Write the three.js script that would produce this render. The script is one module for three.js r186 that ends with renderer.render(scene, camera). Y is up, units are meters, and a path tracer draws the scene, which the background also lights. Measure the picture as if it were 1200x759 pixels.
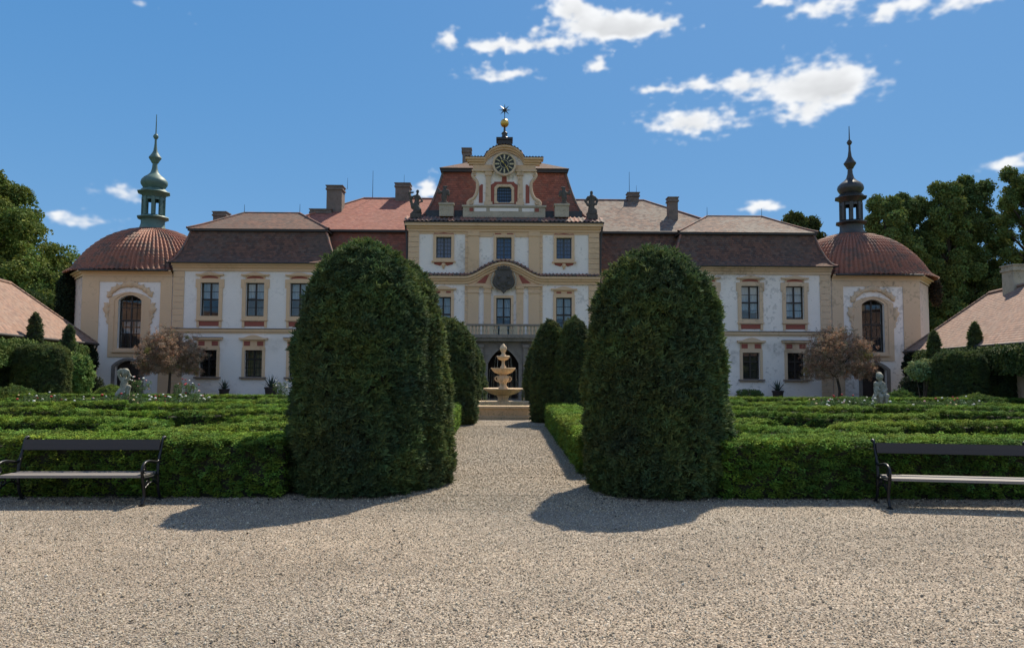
import * as THREE from 'three';
import { ImprovedNoise } from 'three/addons/math/ImprovedNoise.js';
import { mergeGeometries } from 'three/addons/utils/BufferGeometryUtils.js';

// ------------------------------------------------------------------ camera, sky, sun, exposure
const scene = new THREE.Scene();
const camera = new THREE.PerspectiveCamera(47.28, 1200 / 759, 0.1, 2000);
camera.position.set(0, 1.6, 0);
camera.rotation.order = 'YXZ';
camera.rotation.set(THREE.MathUtils.degToRad(3.465), -0.01153, 0.0049);

const SUN_AZ = 27, SUN_EL = 52.5;            // degrees right of straight ahead, degrees up
const RAD = Math.PI / 180;
const sunDir = new THREE.Vector3(Math.sin(SUN_AZ * RAD) * Math.cos(SUN_EL * RAD), Math.sin(SUN_EL * RAD), -Math.cos(SUN_AZ * RAD) * Math.cos(SUN_EL * RAD));
const sun = new THREE.DirectionalLight(new THREE.Color().setRGB(1.0, 0.90, 0.74), 5.0);
sun.position.copy(sunDir).multiplyScalar(90).add(new THREE.Vector3(0, 0, -25));
sun.target.position.set(0, 0, -25);
sun.castShadow = true;
sun.shadow.mapSize.set(4096, 4096);
Object.assign(sun.shadow.camera, { left: -60, right: 60, top: 50, bottom: -50, near: 1, far: 220 });
scene.add(sun, sun.target);

const renderer = new THREE.WebGLRenderer({ antialias: true });
renderer.toneMapping = THREE.LinearToneMapping;
renderer.toneMappingExposure = 1.35;
renderer.shadowMap.enabled = true;

// ------------------------------------------------------------------ seeded randomness and noise
function mulberry(a) {
  return () => { a |= 0; a = a + 0x6D2B79F5 | 0; let t = Math.imul(a ^ a >>> 15, 1 | a); t = t + Math.imul(t ^ t >>> 7, 61 | t) ^ t; return ((t ^ t >>> 14) >>> 0) / 4294967296; };
}
const perlin = new ImprovedNoise();
const nz = (x, y, z) => perlin.noise(x + 31.7, y + 17.3, z + 5.1);
const lerp = THREE.MathUtils.lerp, clamp = THREE.MathUtils.clamp, sstep = THREE.MathUtils.smoothstep;
const V = (x, y, z) => new THREE.Vector3(x, y, z);
const C = (r, g, b) => new THREE.Color().setRGB(r, g, b);
function fbm3(x, y, z, o = 4) { let s = 0, a = 0.5; for (let i = 0; i < o; i++) { s += a * nz(x, y, z); x *= 2.03; y *= 2.03; z *= 2.03; a *= 0.5; } return s; }
// tileable value noise on an n x n texture
function tileNoise(n, cells, seed, octaves = 4) {
  const out = new Float32Array(n * n);
  let amp = 0.5, c = cells, tot = 0;
  for (let o = 0; o < octaves && c <= n / 2; o++) {
    const r = mulberry(seed + o * 101), g = new Float32Array(c * c);
    for (let i = 0; i < g.length; i++) g[i] = r();
    for (let j = 0; j < n; j++) {
      const fy = j / n * c, y0 = Math.floor(fy), ty = fy - y0, wy = ty * ty * (3 - 2 * ty), ya = (y0 % c) * c, yb = ((y0 + 1) % c) * c;
      for (let i = 0; i < n; i++) {
        const fx = i / n * c, x0 = Math.floor(fx), tx = fx - x0, wx = tx * tx * (3 - 2 * tx), xb = (x0 + 1) % c;
        const a = g[ya + x0] + (g[ya + xb] - g[ya + x0]) * wx, b = g[yb + x0] + (g[yb + xb] - g[yb + x0]) * wx;
        out[j * n + i] += amp * (a + (b - a) * wy);
      }
    }
    tot += amp; amp *= 0.5; c *= 2;
  }
  for (let i = 0; i < out.length; i++) out[i] /= tot;
  return out;
}
const SRGB = Float32Array.from({ length: 4097 }, (_, i) => { const v = i / 4096; return 255 * (v <= 0.0031308 ? v * 12.92 : 1.055 * Math.pow(v, 1 / 2.4) - 0.055); });
const enc = (v) => SRGB[v <= 0 ? 0 : v >= 1 ? 4096 : (v * 4096 + 0.5) | 0];
function colourTex(n, fill, metresU, metresV = metresU) {
  const d = new Uint8Array(n * n * 4), c = [0, 0, 0];
  for (let j = 0, k = 0; j < n; j++) for (let i = 0; i < n; i++, k++) { fill(k, i, j, c); d[k * 4] = enc(c[0]); d[k * 4 + 1] = enc(c[1]); d[k * 4 + 2] = enc(c[2]); d[k * 4 + 3] = 255; }
  const t = new THREE.DataTexture(d, n, n); t.colorSpace = THREE.SRGBColorSpace; return finishTex(t, metresU, metresV);
}
function greyTex(n, fill, metresU, metresV = metresU) {
  const d = new Uint8Array(n * n * 4);
  for (let j = 0, k = 0; j < n; j++) for (let i = 0; i < n; i++, k++) { const v = 255 * clamp(fill(k, i, j), 0, 1); d[k * 4] = d[k * 4 + 1] = d[k * 4 + 2] = v; d[k * 4 + 3] = 255; }
  return finishTex(new THREE.DataTexture(d, n, n), metresU, metresV);
}
function finishTex(t, mu, mv) { t.wrapS = t.wrapT = THREE.RepeatWrapping; t.magFilter = THREE.LinearFilter; t.minFilter = THREE.LinearMipmapLinearFilter; t.generateMipmaps = true; t.repeat.set(1 / mu, 1 / mv); t.needsUpdate = true; return t; }

// ------------------------------------------------------------------ the sky: blue air and fair-weather clouds
{
  const AIR = 0.74, W = 4096, H = 2048, d = new Float32Array(W * H * 4);
  // cumulus seen over the palace: azimuth, elevation, half width, half height (degrees), weight
  const clouds = [[7.2, 25.28, 3.4, 1.0, 1.1], [5.3, 26.60, 1.75, 1.00, 1.1], [10.3, 25.02, 3.0, 0.85, 1.2], [12.9, 25.00, 1.1, 0.34, 0.7], [2.9, 24.15, 3.0, 0.5, 1.1], [-4.52, 24.40, 0.95, 0.80, 1.0], [-1.14, 24.03, 2.3, 0.45, 1.0], [-0.11, 22.04, 2.9, 0.46, 0.95], [7.43, 22.53, 0.85, 0.55, 1.1], [2.31, 25.19, 0.61, 0.40, 0.7], [22.6, 19.95, 4.0, 1.45, 1.2], [24.99, 19.69, 1.99, 1.21, 1], [18.2, 20.6, 1.7, 0.7, 1.0], [14.9, 20.75, 1.5, 0.55, 1.0], [12.0, 20.78, 1.5, 0.40, 0.9], [22.67, 18.06, 1.72, 0.80, 0.9], [14.4, 18.2, 3.3, 0.95, 1.15], [18.68, 17.65, 0.73, 0.30, 0.5], [20.45, 25.69, 1.79, 0.43, 0.8], [23.97, 24.85, 1.98, 0.73, 0.9], [29.19, 24.02, 3.05, 0.71, 0.8], [33.23, 23.36, 3.26, 0.49, 0.8], [27.58, 23.60, 0.96, 0.41, 0.6], [19.50, 11.98, 1.43, 0.43, 1.0], [35.17, 13.27, 1.4, 0.5, 1.0], [-29.69, 9.66, 1.93, 0.51, 0.85], [-31.56, 9.90, 0.67, 0.33, 0.6], [-27.62, 11.81, 1.37, 0.51, 0.7], [-5.73, 13.78, 1.06, 0.89, 0.9], [-6.84, 13.23, 0.79, 0.51, 0.7], [-23.00, 23.86, 0.46, 0.53, 0.3], [-26.74, 24.12, 0.76, 0.31, 0.4]];
  // unseen clouds over the rest of the sky, added to brighten the shaded facade
  const r = mulberry(77);
  for (let i = 0; i < 150; i++) {
    const az = 46 + r() * 268, el = Math.asin(0.10 + 0.76 * r()) / RAD, w = (2.0 + r() * 4.5), st = 1 / Math.max(0.3, Math.cos(el * RAD));
    for (let k = 0; k < 4; k++) clouds.push([az + (r() - 0.5) * w * 2 * st, el + (r() - 0.5) * w * 0.5, w * (0.4 + 0.6 * r()) * st, w * (0.22 + 0.25 * r()), 0.6 + 0.4 * r()]);
  }
  const bins = Array.from({ length: 72 }, () => []);
  for (const c of clouds) { c[0] = ((c[0] % 360) + 360) % 360; for (let b = 0; b < 72; b++) { const bc = b * 5 + 2.5, da = Math.abs(((c[0] - bc + 540) % 360) - 180); if (da < c[2] * 2.4 + 4) bins[b].push(c); } }
  const cosP = new Float32Array(W), sinP = new Float32Array(W), azs = new Float32Array(W);
  for (let i = 0; i < W; i++) { const phi = ((i + 0.5) / W - 0.5) * 2 * Math.PI; cosP[i] = Math.cos(phi); sinP[i] = Math.sin(phi); azs[i] = ((Math.atan2(cosP[i], -sinP[i]) / RAD) + 360) % 360; }   // three: u = atan2(z, x) / 2pi + 0.5
  for (let j = 0; j < H; j++) {
    const el = ((j + 0.5) / H - 0.5) * 180, e = Math.max(el, 0) / 90, ce = Math.cos(el * RAD), dy = Math.sin(el * RAD);
    const haze = Math.exp(-Math.max(el, 0) / 13), up = [lerp(0.082, 0.030, e), lerp(0.305, 0.135, e), lerp(0.67, 0.41, e)];
    const near = el < 0 ? [] : bins.map((b) => b.filter((c) => Math.abs(c[1] - el) < c[3] * 3 + 1));
    for (let i = 0, k = j * W * 4; i < W; i++, k += 4) {
      d[k + 3] = 1;
      if (el < 0) { d[k] = 0.15; d[k + 1] = 0.16; d[k + 2] = 0.15; continue; }
      const az = azs[i]; if (az > 46 && az < 314 && ((i & 3) || (j & 3)) && ((j - (j & 3)) * 180 / H > 90)) { const q = ((j - (j & 3)) * W + (i - (i & 3))) * 4; if (azs[i - (i & 3)] > 46 && azs[i - (i & 3)] < 314) { d[k] = d[q]; d[k + 1] = d[q + 1]; d[k + 2] = d[q + 2]; continue; } }   // away from the palace a coarser grid is enough
      const sd = cosP[i] * ce * sunDir.x + dy * sunDir.y + sinP[i] * ce * sunDir.z, mie = sd > 0 ? 0.10 * sd ** 6 : 0;
      let R = up[0] + 0.20 * haze + mie, G = up[1] + 0.21 * haze + mie, B = up[2] + 0.11 * haze + mie;
      const list = near[Math.floor(az / 5) % 72];
      if (list.length) {
        let m = 0, low = 0;
        const wx = fbm3(az * 0.9, el * 1.3, 3, 2) * 0.9, wy = fbm3(az * 0.9, el * 1.3, 9, 2) * 0.5;
        for (const c of list) {
          const da = ((az + wx - c[0] + 540) % 360) - 180, de = el + wy - c[1], q = (da / c[2]) ** 2 + (de / (c[3] * (de < 0 ? 0.95 : 1.15))) ** 2;
          if (q < 4) { const g = c[4] * Math.exp(-q * 1.25); m += g; low += g * clamp(0.55 - de / c[3] * 0.6, 0, 1) * (c[3] > 0.8 ? 1 : 0.3); }
        }
        if (m > 0.03) {
          const f = fbm3(az * 0.9, el * 1.7, 1.5, 5);
          const den = sstep(m + f * 0.95, 0.20, 1.0), soft = clamp(low / Math.max(m, 0.3) * sstep(m, 0.7, 1.5), 0, 1), wht = (1.0 - 0.32 * soft) * (0.97 + 0.1 * f), kk = den * 0.97;
          R = lerp(R, wht * 0.97, kk); G = lerp(G, wht * 0.985, kk); B = lerp(B, wht, kk);
        }
      }
      d[k] = R * AIR; d[k + 1] = G * AIR; d[k + 2] = B * AIR;
    }
  }
  const sky = new THREE.DataTexture(d, W, H, THREE.RGBAFormat, THREE.FloatType);
  sky.mapping = THREE.EquirectangularReflectionMapping; sky.magFilter = THREE.LinearFilter; sky.minFilter = THREE.LinearFilter; sky.needsUpdate = true;
  scene.background = sky; scene.environment = sky;
}

// ------------------------------------------------------------------ helpers
const used = {};
function numbered(n) { const k = used[n] = (used[n] ?? -1) + 1; return k ? n + '_' + String(k).padStart(3, '0') : n; }
function tag(o, label, category, group, kind) { if (label) o.userData.label = label; if (category) o.userData.category = category; if (group) o.userData.group = group; if (kind) o.userData.kind = kind; return o; }
function thing(name, label, category, [x, y, z] = [0, 0, 0], group) { const o = new THREE.Group(); o.name = numbered(name); o.position.set(x, y, z); scene.add(o); return tag(o, label, category, group); }
function sub(name, parent, x, y, z) { const o = new THREE.Group(), b = base(parent); o.name = name; parent.add(o); o.position.set(x - b.x, y - b.y, z - b.z); return o; }
function base(o) { const p = V(0, 0, 0); for (; o && o !== scene; o = o.parent) p.add(o.position); return p; }
function addMesh(name, geo, mat, parent = scene) { const m = new THREE.Mesh(geo, mat); m.name = parent === scene ? numbered(name) : name; m.castShadow = m.receiveShadow = true; parent.add(m); return m; }
function boxUV(g) {                                              // uv in metres from the dominant axis of each face
  const p = g.attributes.position, uv = new Float32Array(p.count * 2), a = V(), b = V(), c = V(), n = V();
  for (let i = 0; i < p.count; i += 3) {
    a.fromBufferAttribute(p, i); b.fromBufferAttribute(p, i + 1); c.fromBufferAttribute(p, i + 2);
    n.crossVectors(b.clone().sub(a), c.clone().sub(a)); const x = Math.abs(n.x), y = Math.abs(n.y), z = Math.abs(n.z);
    [a, b, c].forEach((v, k) => { const q = (i + k) * 2; if (z >= x && z >= y) { uv[q] = v.x; uv[q + 1] = v.y; } else if (x >= y) { uv[q] = v.z; uv[q + 1] = v.y; } else { uv[q] = v.x; uv[q + 1] = v.z; } });
  }
  g.setAttribute('uv', new THREE.BufferAttribute(uv, 2)); return g;
}
class MB {                                                       // collects world-space geometry, builds ONE mesh
  constructor(own = false) { this.g = []; this.own = own; }
  add(g, m) { g = g.index ? g.toNonIndexed() : g.clone(); if (m) g.applyMatrix4(m); for (const k of Object.keys(g.attributes)) if (!['position', 'normal', 'uv'].includes(k)) g.deleteAttribute(k); if (!g.attributes.normal) g.computeVertexNormals(); this.g.push(g); return this; }
  box(x0, x1, y0, y1, z0, z1) { const g = new THREE.BoxGeometry(Math.abs(x1 - x0), Math.abs(y1 - y0), Math.abs(z1 - z0)); g.translate((x0 + x1) / 2, (y0 + y1) / 2, (z0 + z1) / 2); return this.add(g); }
  ext(shape, z0, z1, o = {}) { const g = new THREE.ExtrudeGeometry(shape, { depth: Math.abs(z1 - z0), bevelEnabled: false, curveSegments: 16, ...o }); g.translate(0, 0, Math.min(z0, z1)); return this.add(g); }
  lathe(pts, x, y, z, seg = 24) { const g = new THREE.LatheGeometry(pts.map((p) => new THREE.Vector2(p[0], p[1])), seg); g.translate(x, y, z); return this.add(g); }
  tube(pts, r0, r1 = r0, seg = 8, side = 7) { return this.add(taper(pts, r0, r1, seg, side)); }
  build(name, mat, parent = scene) {
    let g = this.g.length === 1 ? this.g[0] : mergeGeometries(this.g.map((q) => { if (!q.attributes.uv) q.setAttribute('uv', new THREE.BufferAttribute(new Float32Array(q.attributes.position.count * 2), 2)); return q; }));
    if (!this.own) boxUV(g);
    const b = base(parent); g.translate(-b.x, -b.y, -b.z);
    return addMesh(name, g, mat, parent);
  }
}
const mb = (own) => new MB(own);
function taper(pts, r0, r1, seg = 8, side = 7) {                 // a tube whose radius runs from r0 to r1
  const curve = pts.length > 2 ? new THREE.CatmullRomCurve3(pts) : new THREE.LineCurve3(pts[0], pts[1]);
  const g = new THREE.TubeGeometry(curve, seg, 1, side, false), p = g.attributes.position, n = g.attributes.normal;
  for (let i = 0; i <= seg; i++) { const c = curve.getPointAt(i / seg), r = lerp(r0, r1, i / seg); for (let j = 0; j <= side; j++) { const k = i * (side + 1) + j; p.setXYZ(k, c.x + n.getX(k) * r, c.y + n.getY(k) * r, c.z + n.getZ(k) * r); } }
  return g;
}
function quadGeo(quads) {                                        // [[a,b,c,d, uv a..d]] -> geometry with its own uv
  const pos = [], uv = [];
  for (const [a, b, c, d, ua, ub, uc, ud] of quads) { for (const [v, u] of [[a, ua], [b, ub], [c, uc], [a, ua], [c, uc], [d, ud]]) { pos.push(v.x, v.y, v.z); uv.push(u[0], u[1]); } }
  const g = new THREE.BufferGeometry(); g.setAttribute('position', new THREE.Float32BufferAttribute(pos, 3)); g.setAttribute('uv', new THREE.Float32BufferAttribute(uv, 2)); g.computeVertexNormals(); return g;
}
function gridGeo(nu, nv, f) {                                    // f(i/nu, j/nv) -> [x,y,z,u,v]
  const pos = [], uv = [], idx = [];
  for (let j = 0; j <= nv; j++) for (let i = 0; i <= nu; i++) { const q = f(i / nu, j / nv, i, j); pos.push(q[0], q[1], q[2]); uv.push(q[3], q[4]); }
  for (let j = 0; j < nv; j++) for (let i = 0; i < nu; i++) { const a = j * (nu + 1) + i, b = a + 1, c = a + nu + 1, d = c + 1; idx.push(a, b, d, a, d, c); }
  const g = new THREE.BufferGeometry(); g.setAttribute('position', new THREE.Float32BufferAttribute(pos, 3)); g.setAttribute('uv', new THREE.Float32BufferAttribute(uv, 2)); g.setIndex(idx); g.computeVertexNormals(); return g;
}
function roofBands(loops, sides = 'fblr') {                      // loops: [{x0,x1,z0,z1,y}] from eaves up (z1 nearer the camera)
  const q = []; let vf = 0, vs = 0;
  for (let i = 0; i + 1 < loops.length; i++) {
    const a = loops[i], b = loops[i + 1], lf = Math.hypot(b.y - a.y, a.z1 - b.z1), ls = Math.hypot(b.y - a.y, b.x0 - a.x0);
    const A = [V(a.x0, a.y, a.z1), V(a.x1, a.y, a.z1), V(a.x1, a.y, a.z0), V(a.x0, a.y, a.z0)], B = [V(b.x0, b.y, b.z1), V(b.x1, b.y, b.z1), V(b.x1, b.y, b.z0), V(b.x0, b.y, b.z0)];
    const U = (v, k) => k % 2 ? v.z : v.x;
    'frbl'.split('').forEach((s, k) => { if (!sides.includes(s)) return; const k2 = (k + 1) % 4, w = k % 2 ? vs : vf, l = k % 2 ? ls : lf; q.push([A[k], A[k2], B[k2], B[k], [U(A[k], k), w], [U(A[k2], k), w], [U(B[k2], k), w + l], [U(B[k], k), w + l]]); });
    vf += lf; vs += ls;
  }
  return quadGeo(q);
}
function rectShape(x0, x1, y0, y1, hole) { const s = hole ? new THREE.Path() : new THREE.Shape(); s.moveTo(x0, y0); s.lineTo(x1, y0); s.lineTo(x1, y1); s.lineTo(x0, y1); s.closePath(); return s; }
function archShape(x0, x1, y0, ys, rise, hole) {                 // rectangle up to ys, segmental arch of the given rise above
  const s = hole ? new THREE.Path() : new THREE.Shape(), n = 14, w = x1 - x0;
  s.moveTo(x0, y0); s.lineTo(x1, y0);
  for (let i = 0; i <= n; i++) { const t = i / n; s.lineTo(x1 - w * t, ys + rise * Math.sin(Math.PI * t) ** 0.8); }
  s.closePath(); return s;
}
function poly(pts, hole) { const s = hole ? new THREE.Path() : new THREE.Shape(); pts.forEach((p, i) => i ? s.lineTo(p[0], p[1]) : s.moveTo(p[0], p[1])); s.closePath(); return s; }
// blobs joined with a smooth minimum, meshed by naive surface nets
function blobMesh(caps, cell, k = 0.03, noiseAmp = 0) {
  const lo = V(1e9, 1e9, 1e9), hi = V(-1e9, -1e9, -1e9);
  for (const c of caps) for (const [p, r] of [[c[0], c[2]], [c[1], c[3]]]) { lo.min(V(p[0] - r, p[1] - r, p[2] - r)); hi.max(V(p[0] + r, p[1] + r, p[2] + r)); }
  lo.subScalar(cell * 3); hi.addScalar(cell * 3);
  const nx = Math.ceil((hi.x - lo.x) / cell), ny = Math.ceil((hi.y - lo.y) / cell), nzz = Math.ceil((hi.z - lo.z) / cell), f = new Float32Array(nx * ny * nzz), at = (i, j, l) => (l * ny + j) * nx + i;
  for (let l = 0; l < nzz; l++) for (let j = 0; j < ny; j++) for (let i = 0; i < nx; i++) {
    const x = lo.x + i * cell, y = lo.y + j * cell, z = lo.z + l * cell; let acc = 0;
    let best = 1e9;
    for (const [a, b, ra, rb] of caps) {
      const bx = b[0] - a[0], by = b[1] - a[1], bz = b[2] - a[2], bb = bx * bx + by * by + bz * bz || 1e-9, t = clamp(((x - a[0]) * bx + (y - a[1]) * by + (z - a[2]) * bz) / bb, 0, 1);
      const dd = Math.hypot(x - a[0] - bx * t, y - a[1] - by * t, z - a[2] - bz * t) - lerp(ra, rb, t);
      acc += Math.exp(-dd / k); if (dd < best) best = dd;
    }
    f[at(i, j, l)] = (best > 0.4 ? best : -k * Math.log(Math.max(acc, 1e-30))) + (noiseAmp ? noiseAmp * fbm3(x * 14, y * 14, z * 14, 3) : 0);
  }
  const vid = new Int32Array(f.length).fill(-1), pos = [], idx = [];
  const E = [[0, 1], [0, 2], [0, 4], [1, 3], [1, 5], [2, 3], [2, 6], [3, 7], [4, 5], [4, 6], [5, 7], [6, 7]];
  for (let l = 0; l < nzz - 1; l++) for (let j = 0; j < ny - 1; j++) for (let i = 0; i < nx - 1; i++) {
    const v = []; let mask = 0; for (let c = 0; c < 8; c++) { v[c] = f[at(i + (c & 1), j + (c >> 1 & 1), l + (c >> 2))]; if (v[c] < 0) mask |= 1 << c; }
    if (!mask || mask === 255) continue;
    let n = 0, sx = 0, sy = 0, sz = 0;
    for (const [a, b] of E) if ((v[a] < 0) !== (v[b] < 0)) { const t = v[a] / (v[a] - v[b]); sx += lerp(a & 1, b & 1, t); sy += lerp(a >> 1 & 1, b >> 1 & 1, t); sz += lerp(a >> 2, b >> 2, t); n++; }
    vid[at(i, j, l)] = pos.length / 3; pos.push(lo.x + (i + sx / n) * cell, lo.y + (j + sy / n) * cell, lo.z + (l + sz / n) * cell);
  }
  const quad = (a, b, c, d, flip) => { if (a < 0 || b < 0 || c < 0 || d < 0) return; flip ? idx.push(a, c, b, a, d, c) : idx.push(a, b, c, a, c, d); };
  for (let l = 1; l < nzz - 1; l++) for (let j = 1; j < ny - 1; j++) for (let i = 1; i < nx - 1; i++) {
    const s = f[at(i, j, l)] < 0;
    if (s !== f[at(i + 1, j, l)] < 0) quad(vid[at(i, j, l)], vid[at(i, j - 1, l)], vid[at(i, j - 1, l - 1)], vid[at(i, j, l - 1)], s);
    if (s !== f[at(i, j + 1, l)] < 0) quad(vid[at(i, j, l)], vid[at(i, j, l - 1)], vid[at(i - 1, j, l - 1)], vid[at(i - 1, j, l)], s);
    if (s !== f[at(i, j, l + 1)] < 0) quad(vid[at(i, j, l)], vid[at(i - 1, j, l)], vid[at(i - 1, j - 1, l)], vid[at(i, j - 1, l)], s);
  }
  const g = new THREE.BufferGeometry(); g.setAttribute('position', new THREE.Float32BufferAttribute(pos, 3)); g.setIndex(idx); g.computeVertexNormals(); return g;
}

// ------------------------------------------------------------------ materials
const std = (o) => new THREE.MeshStandardMaterial({ roughness: 0.9, metalness: 0, side: THREE.DoubleSide, ...o });
const M = {};
{
  const n = 1024, a = tileNoise(n, 5, 11, 7), b = tileNoise(n, 60, 12, 4), s = tileNoise(n, 9, 13, 5), f = tileNoise(n, 200, 14, 2);
  // lime plaster: mottling, damp blotches and scuffed spots
  const plaster = (worn) => colourTex(n, (k, i, j, c) => {
    const blot = sstep(a[k], 0.60 - worn * 0.07, 0.70) * (0.4 + 0.6 * sstep(b[k], 0.40, 0.60)), spot = sstep(b[k] * 0.65 + s[k] * 0.35, 0.62 - worn * 0.035, 0.70);
    const m = 1 - 0.10 * (1 - s[k]) - 0.05 * (f[k] - 0.5) - worn * (0.26 * blot + 0.22 * spot); c[0] = m; c[1] = m * (1 - 0.012 * blot); c[2] = m * (1 - 0.03 * blot);
  }, 7.3);
  const plasterSoft = plaster(0.45), plasterWorn = plaster(1.05), rough = greyTex(512, (k, i, j) => { const q = (j * 2) * n + i * 2; return 0.6 * f[q] + 0.4 * b[q]; }, 1.3);
  M.white = std({ color: C(0.90, 0.81, 0.745), map: plasterSoft, bumpMap: rough, bumpScale: 0.004 });
  M.whiteWorn = std({ color: C(0.90, 0.81, 0.745), map: plasterWorn, bumpMap: rough, bumpScale: 0.004 });
  M.ochre = std({ color: C(0.74, 0.50, 0.31), map: plasterSoft, bumpMap: rough, bumpScale: 0.003 });
  M.ochreWorn = std({ color: C(0.68, 0.49, 0.33), map: plasterWorn, bumpMap: rough, bumpScale: 0.004 });
  M.redPanel = std({ color: C(0.33, 0.095, 0.07), map: plasterSoft });
  M.stoneSill = std({ color: C(0.23, 0.18, 0.15), map: plasterWorn, bumpMap: rough, bumpScale: 0.004 });
  const stoneMap = colourTex(n, (k, i, j, c) => { const m = 0.62 + 0.38 * a[k] + 0.14 * (f[k] - 0.5), l = sstep(b[k] * 0.6 + s[k] * 0.4, 0.52, 0.66); c[0] = m * (1 - 0.35 * l); c[1] = m * (1 - 0.33 * l); c[2] = m * (1 - 0.36 * l); }, 1.7);
  M.stone = std({ color: C(0.55, 0.46, 0.345), map: stoneMap, bumpMap: rough, bumpScale: 0.004 });
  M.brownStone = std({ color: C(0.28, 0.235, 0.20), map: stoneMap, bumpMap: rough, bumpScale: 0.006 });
  M.fountain = std({ color: C(0.80, 0.57, 0.34), map: stoneMap, bumpMap: rough, bumpScale: 0.003, roughness: 0.7 });
  M.statue = std({ color: C(0.40, 0.38, 0.30), map: stoneMap, bumpMap: rough, bumpScale: 0.004 });
  M.statueBlack = std({ color: C(0.115, 0.10, 0.088), map: stoneMap, bumpMap: rough, bumpScale: 0.006 });
  M.chimney = std({ color: C(0.24, 0.19, 0.16), map: stoneMap, bumpMap: rough, bumpScale: 0.008 });
  M.copper = std({ color: C(0.115, 0.205, 0.18), map: stoneMap, roughness: 0.55 });
  M.copperDark = std({ color: C(0.075, 0.072, 0.068), map: stoneMap, roughness: 0.4, metalness: 0.35 });
  M.iron = std({ color: C(0.018, 0.019, 0.022), roughness: 0.38, map: stoneMap, metalness: 0.3 });
  M.sheet = std({ color: C(0.07, 0.075, 0.085), roughness: 0.5, metalness: 0.4, map: stoneMap });
  M.gutter = std({ color: C(0.035, 0.030, 0.028), roughness: 0.55 });
  M.sash = std({ color: C(0.030, 0.022, 0.018), roughness: 0.6 });
  M.lead = std({ color: C(0.05, 0.055, 0.065), roughness: 0.5 });
  M.door = std({ color: C(0.045, 0.028, 0.020), roughness: 0.7, map: stoneMap });
  M.gold = std({ color: C(0.62, 0.40, 0.10), metalness: 0.9, roughness: 0.34 });
  M.goldPaint = std({ color: C(0.52, 0.44, 0.26), roughness: 0.6 });
  M.dial = std({ color: C(0.012, 0.013, 0.014), roughness: 0.5 });
  M.curtain = new THREE.MeshPhysicalMaterial({ color: C(0.72, 0.72, 0.70), roughness: 1, transmission: 0.35, side: THREE.DoubleSide });
  M.room = std({ color: C(0.42, 0.37, 0.32) });
  M.pinkPlaster = std({ color: C(0.76, 0.55, 0.47), map: plasterWorn, bumpMap: rough, bumpScale: 0.004 });
  M.glass = new THREE.MeshPhysicalMaterial({ color: C(0.92, 0.95, 0.97), roughness: 0.03, transmission: 1, thickness: 0, ior: 1.52, side: THREE.DoubleSide });
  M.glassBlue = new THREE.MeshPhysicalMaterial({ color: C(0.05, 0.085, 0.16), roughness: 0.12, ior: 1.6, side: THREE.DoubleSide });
  M.pot = std({ color: C(0.05, 0.035, 0.03), roughness: 0.8, map: stoneMap });
  M.water = new THREE.MeshPhysicalMaterial({ color: C(0.85, 0.92, 0.92), roughness: 0.04, transmission: 1, thickness: 0.2, ior: 1.33, attenuationColor: C(0.25, 0.35, 0.30), attenuationDistance: 0.5 });
  M.waterThread = new THREE.MeshPhysicalMaterial({ color: C(0.95, 0.97, 1), roughness: 0.05, transmission: 1, thickness: 0.01, ior: 1.33 });
  const bark = tileNoise(256, 12, 41, 4);
  M.bark = std({ map: colourTex(256, (k, i, j, c) => { const v = 0.5 + bark[k]; c[0] = 0.085 * v; c[1] = 0.065 * v; c[2] = 0.05 * v; }, 0.7), bumpMap: greyTex(256, (k) => bark[k], 0.7), bumpScale: 0.02 });
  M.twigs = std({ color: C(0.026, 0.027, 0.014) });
  // worn grey-brown bench boards and the painted back board
  const wn = 512, w1 = tileNoise(wn, 6, 51, 6), w2 = tileNoise(wn, 128, 52, 2);
  const grain = (k, i, j) => { const q = (((j * 7) % wn) * wn + ((i >> 3) % wn)); return 0.6 * w1[q] + 0.4 * w2[k]; };
  M.seatWood = std({ map: colourTex(wn, (k, i, j, c) => { const v = 0.55 + 0.9 * grain(k, i, j); c[0] = 0.20 * v; c[1] = 0.18 * v; c[2] = 0.165 * v; }, 0.9), roughness: 0.62 });
  M.backWood = std({ map: colourTex(wn, (k, i, j, c) => { const v = 0.6 + 0.8 * grain(k, i, j); c[0] = 0.036 * v; c[1] = 0.029 * v; c[2] = 0.027 * v; }, 0.9), roughness: 0.6 });
}
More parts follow.
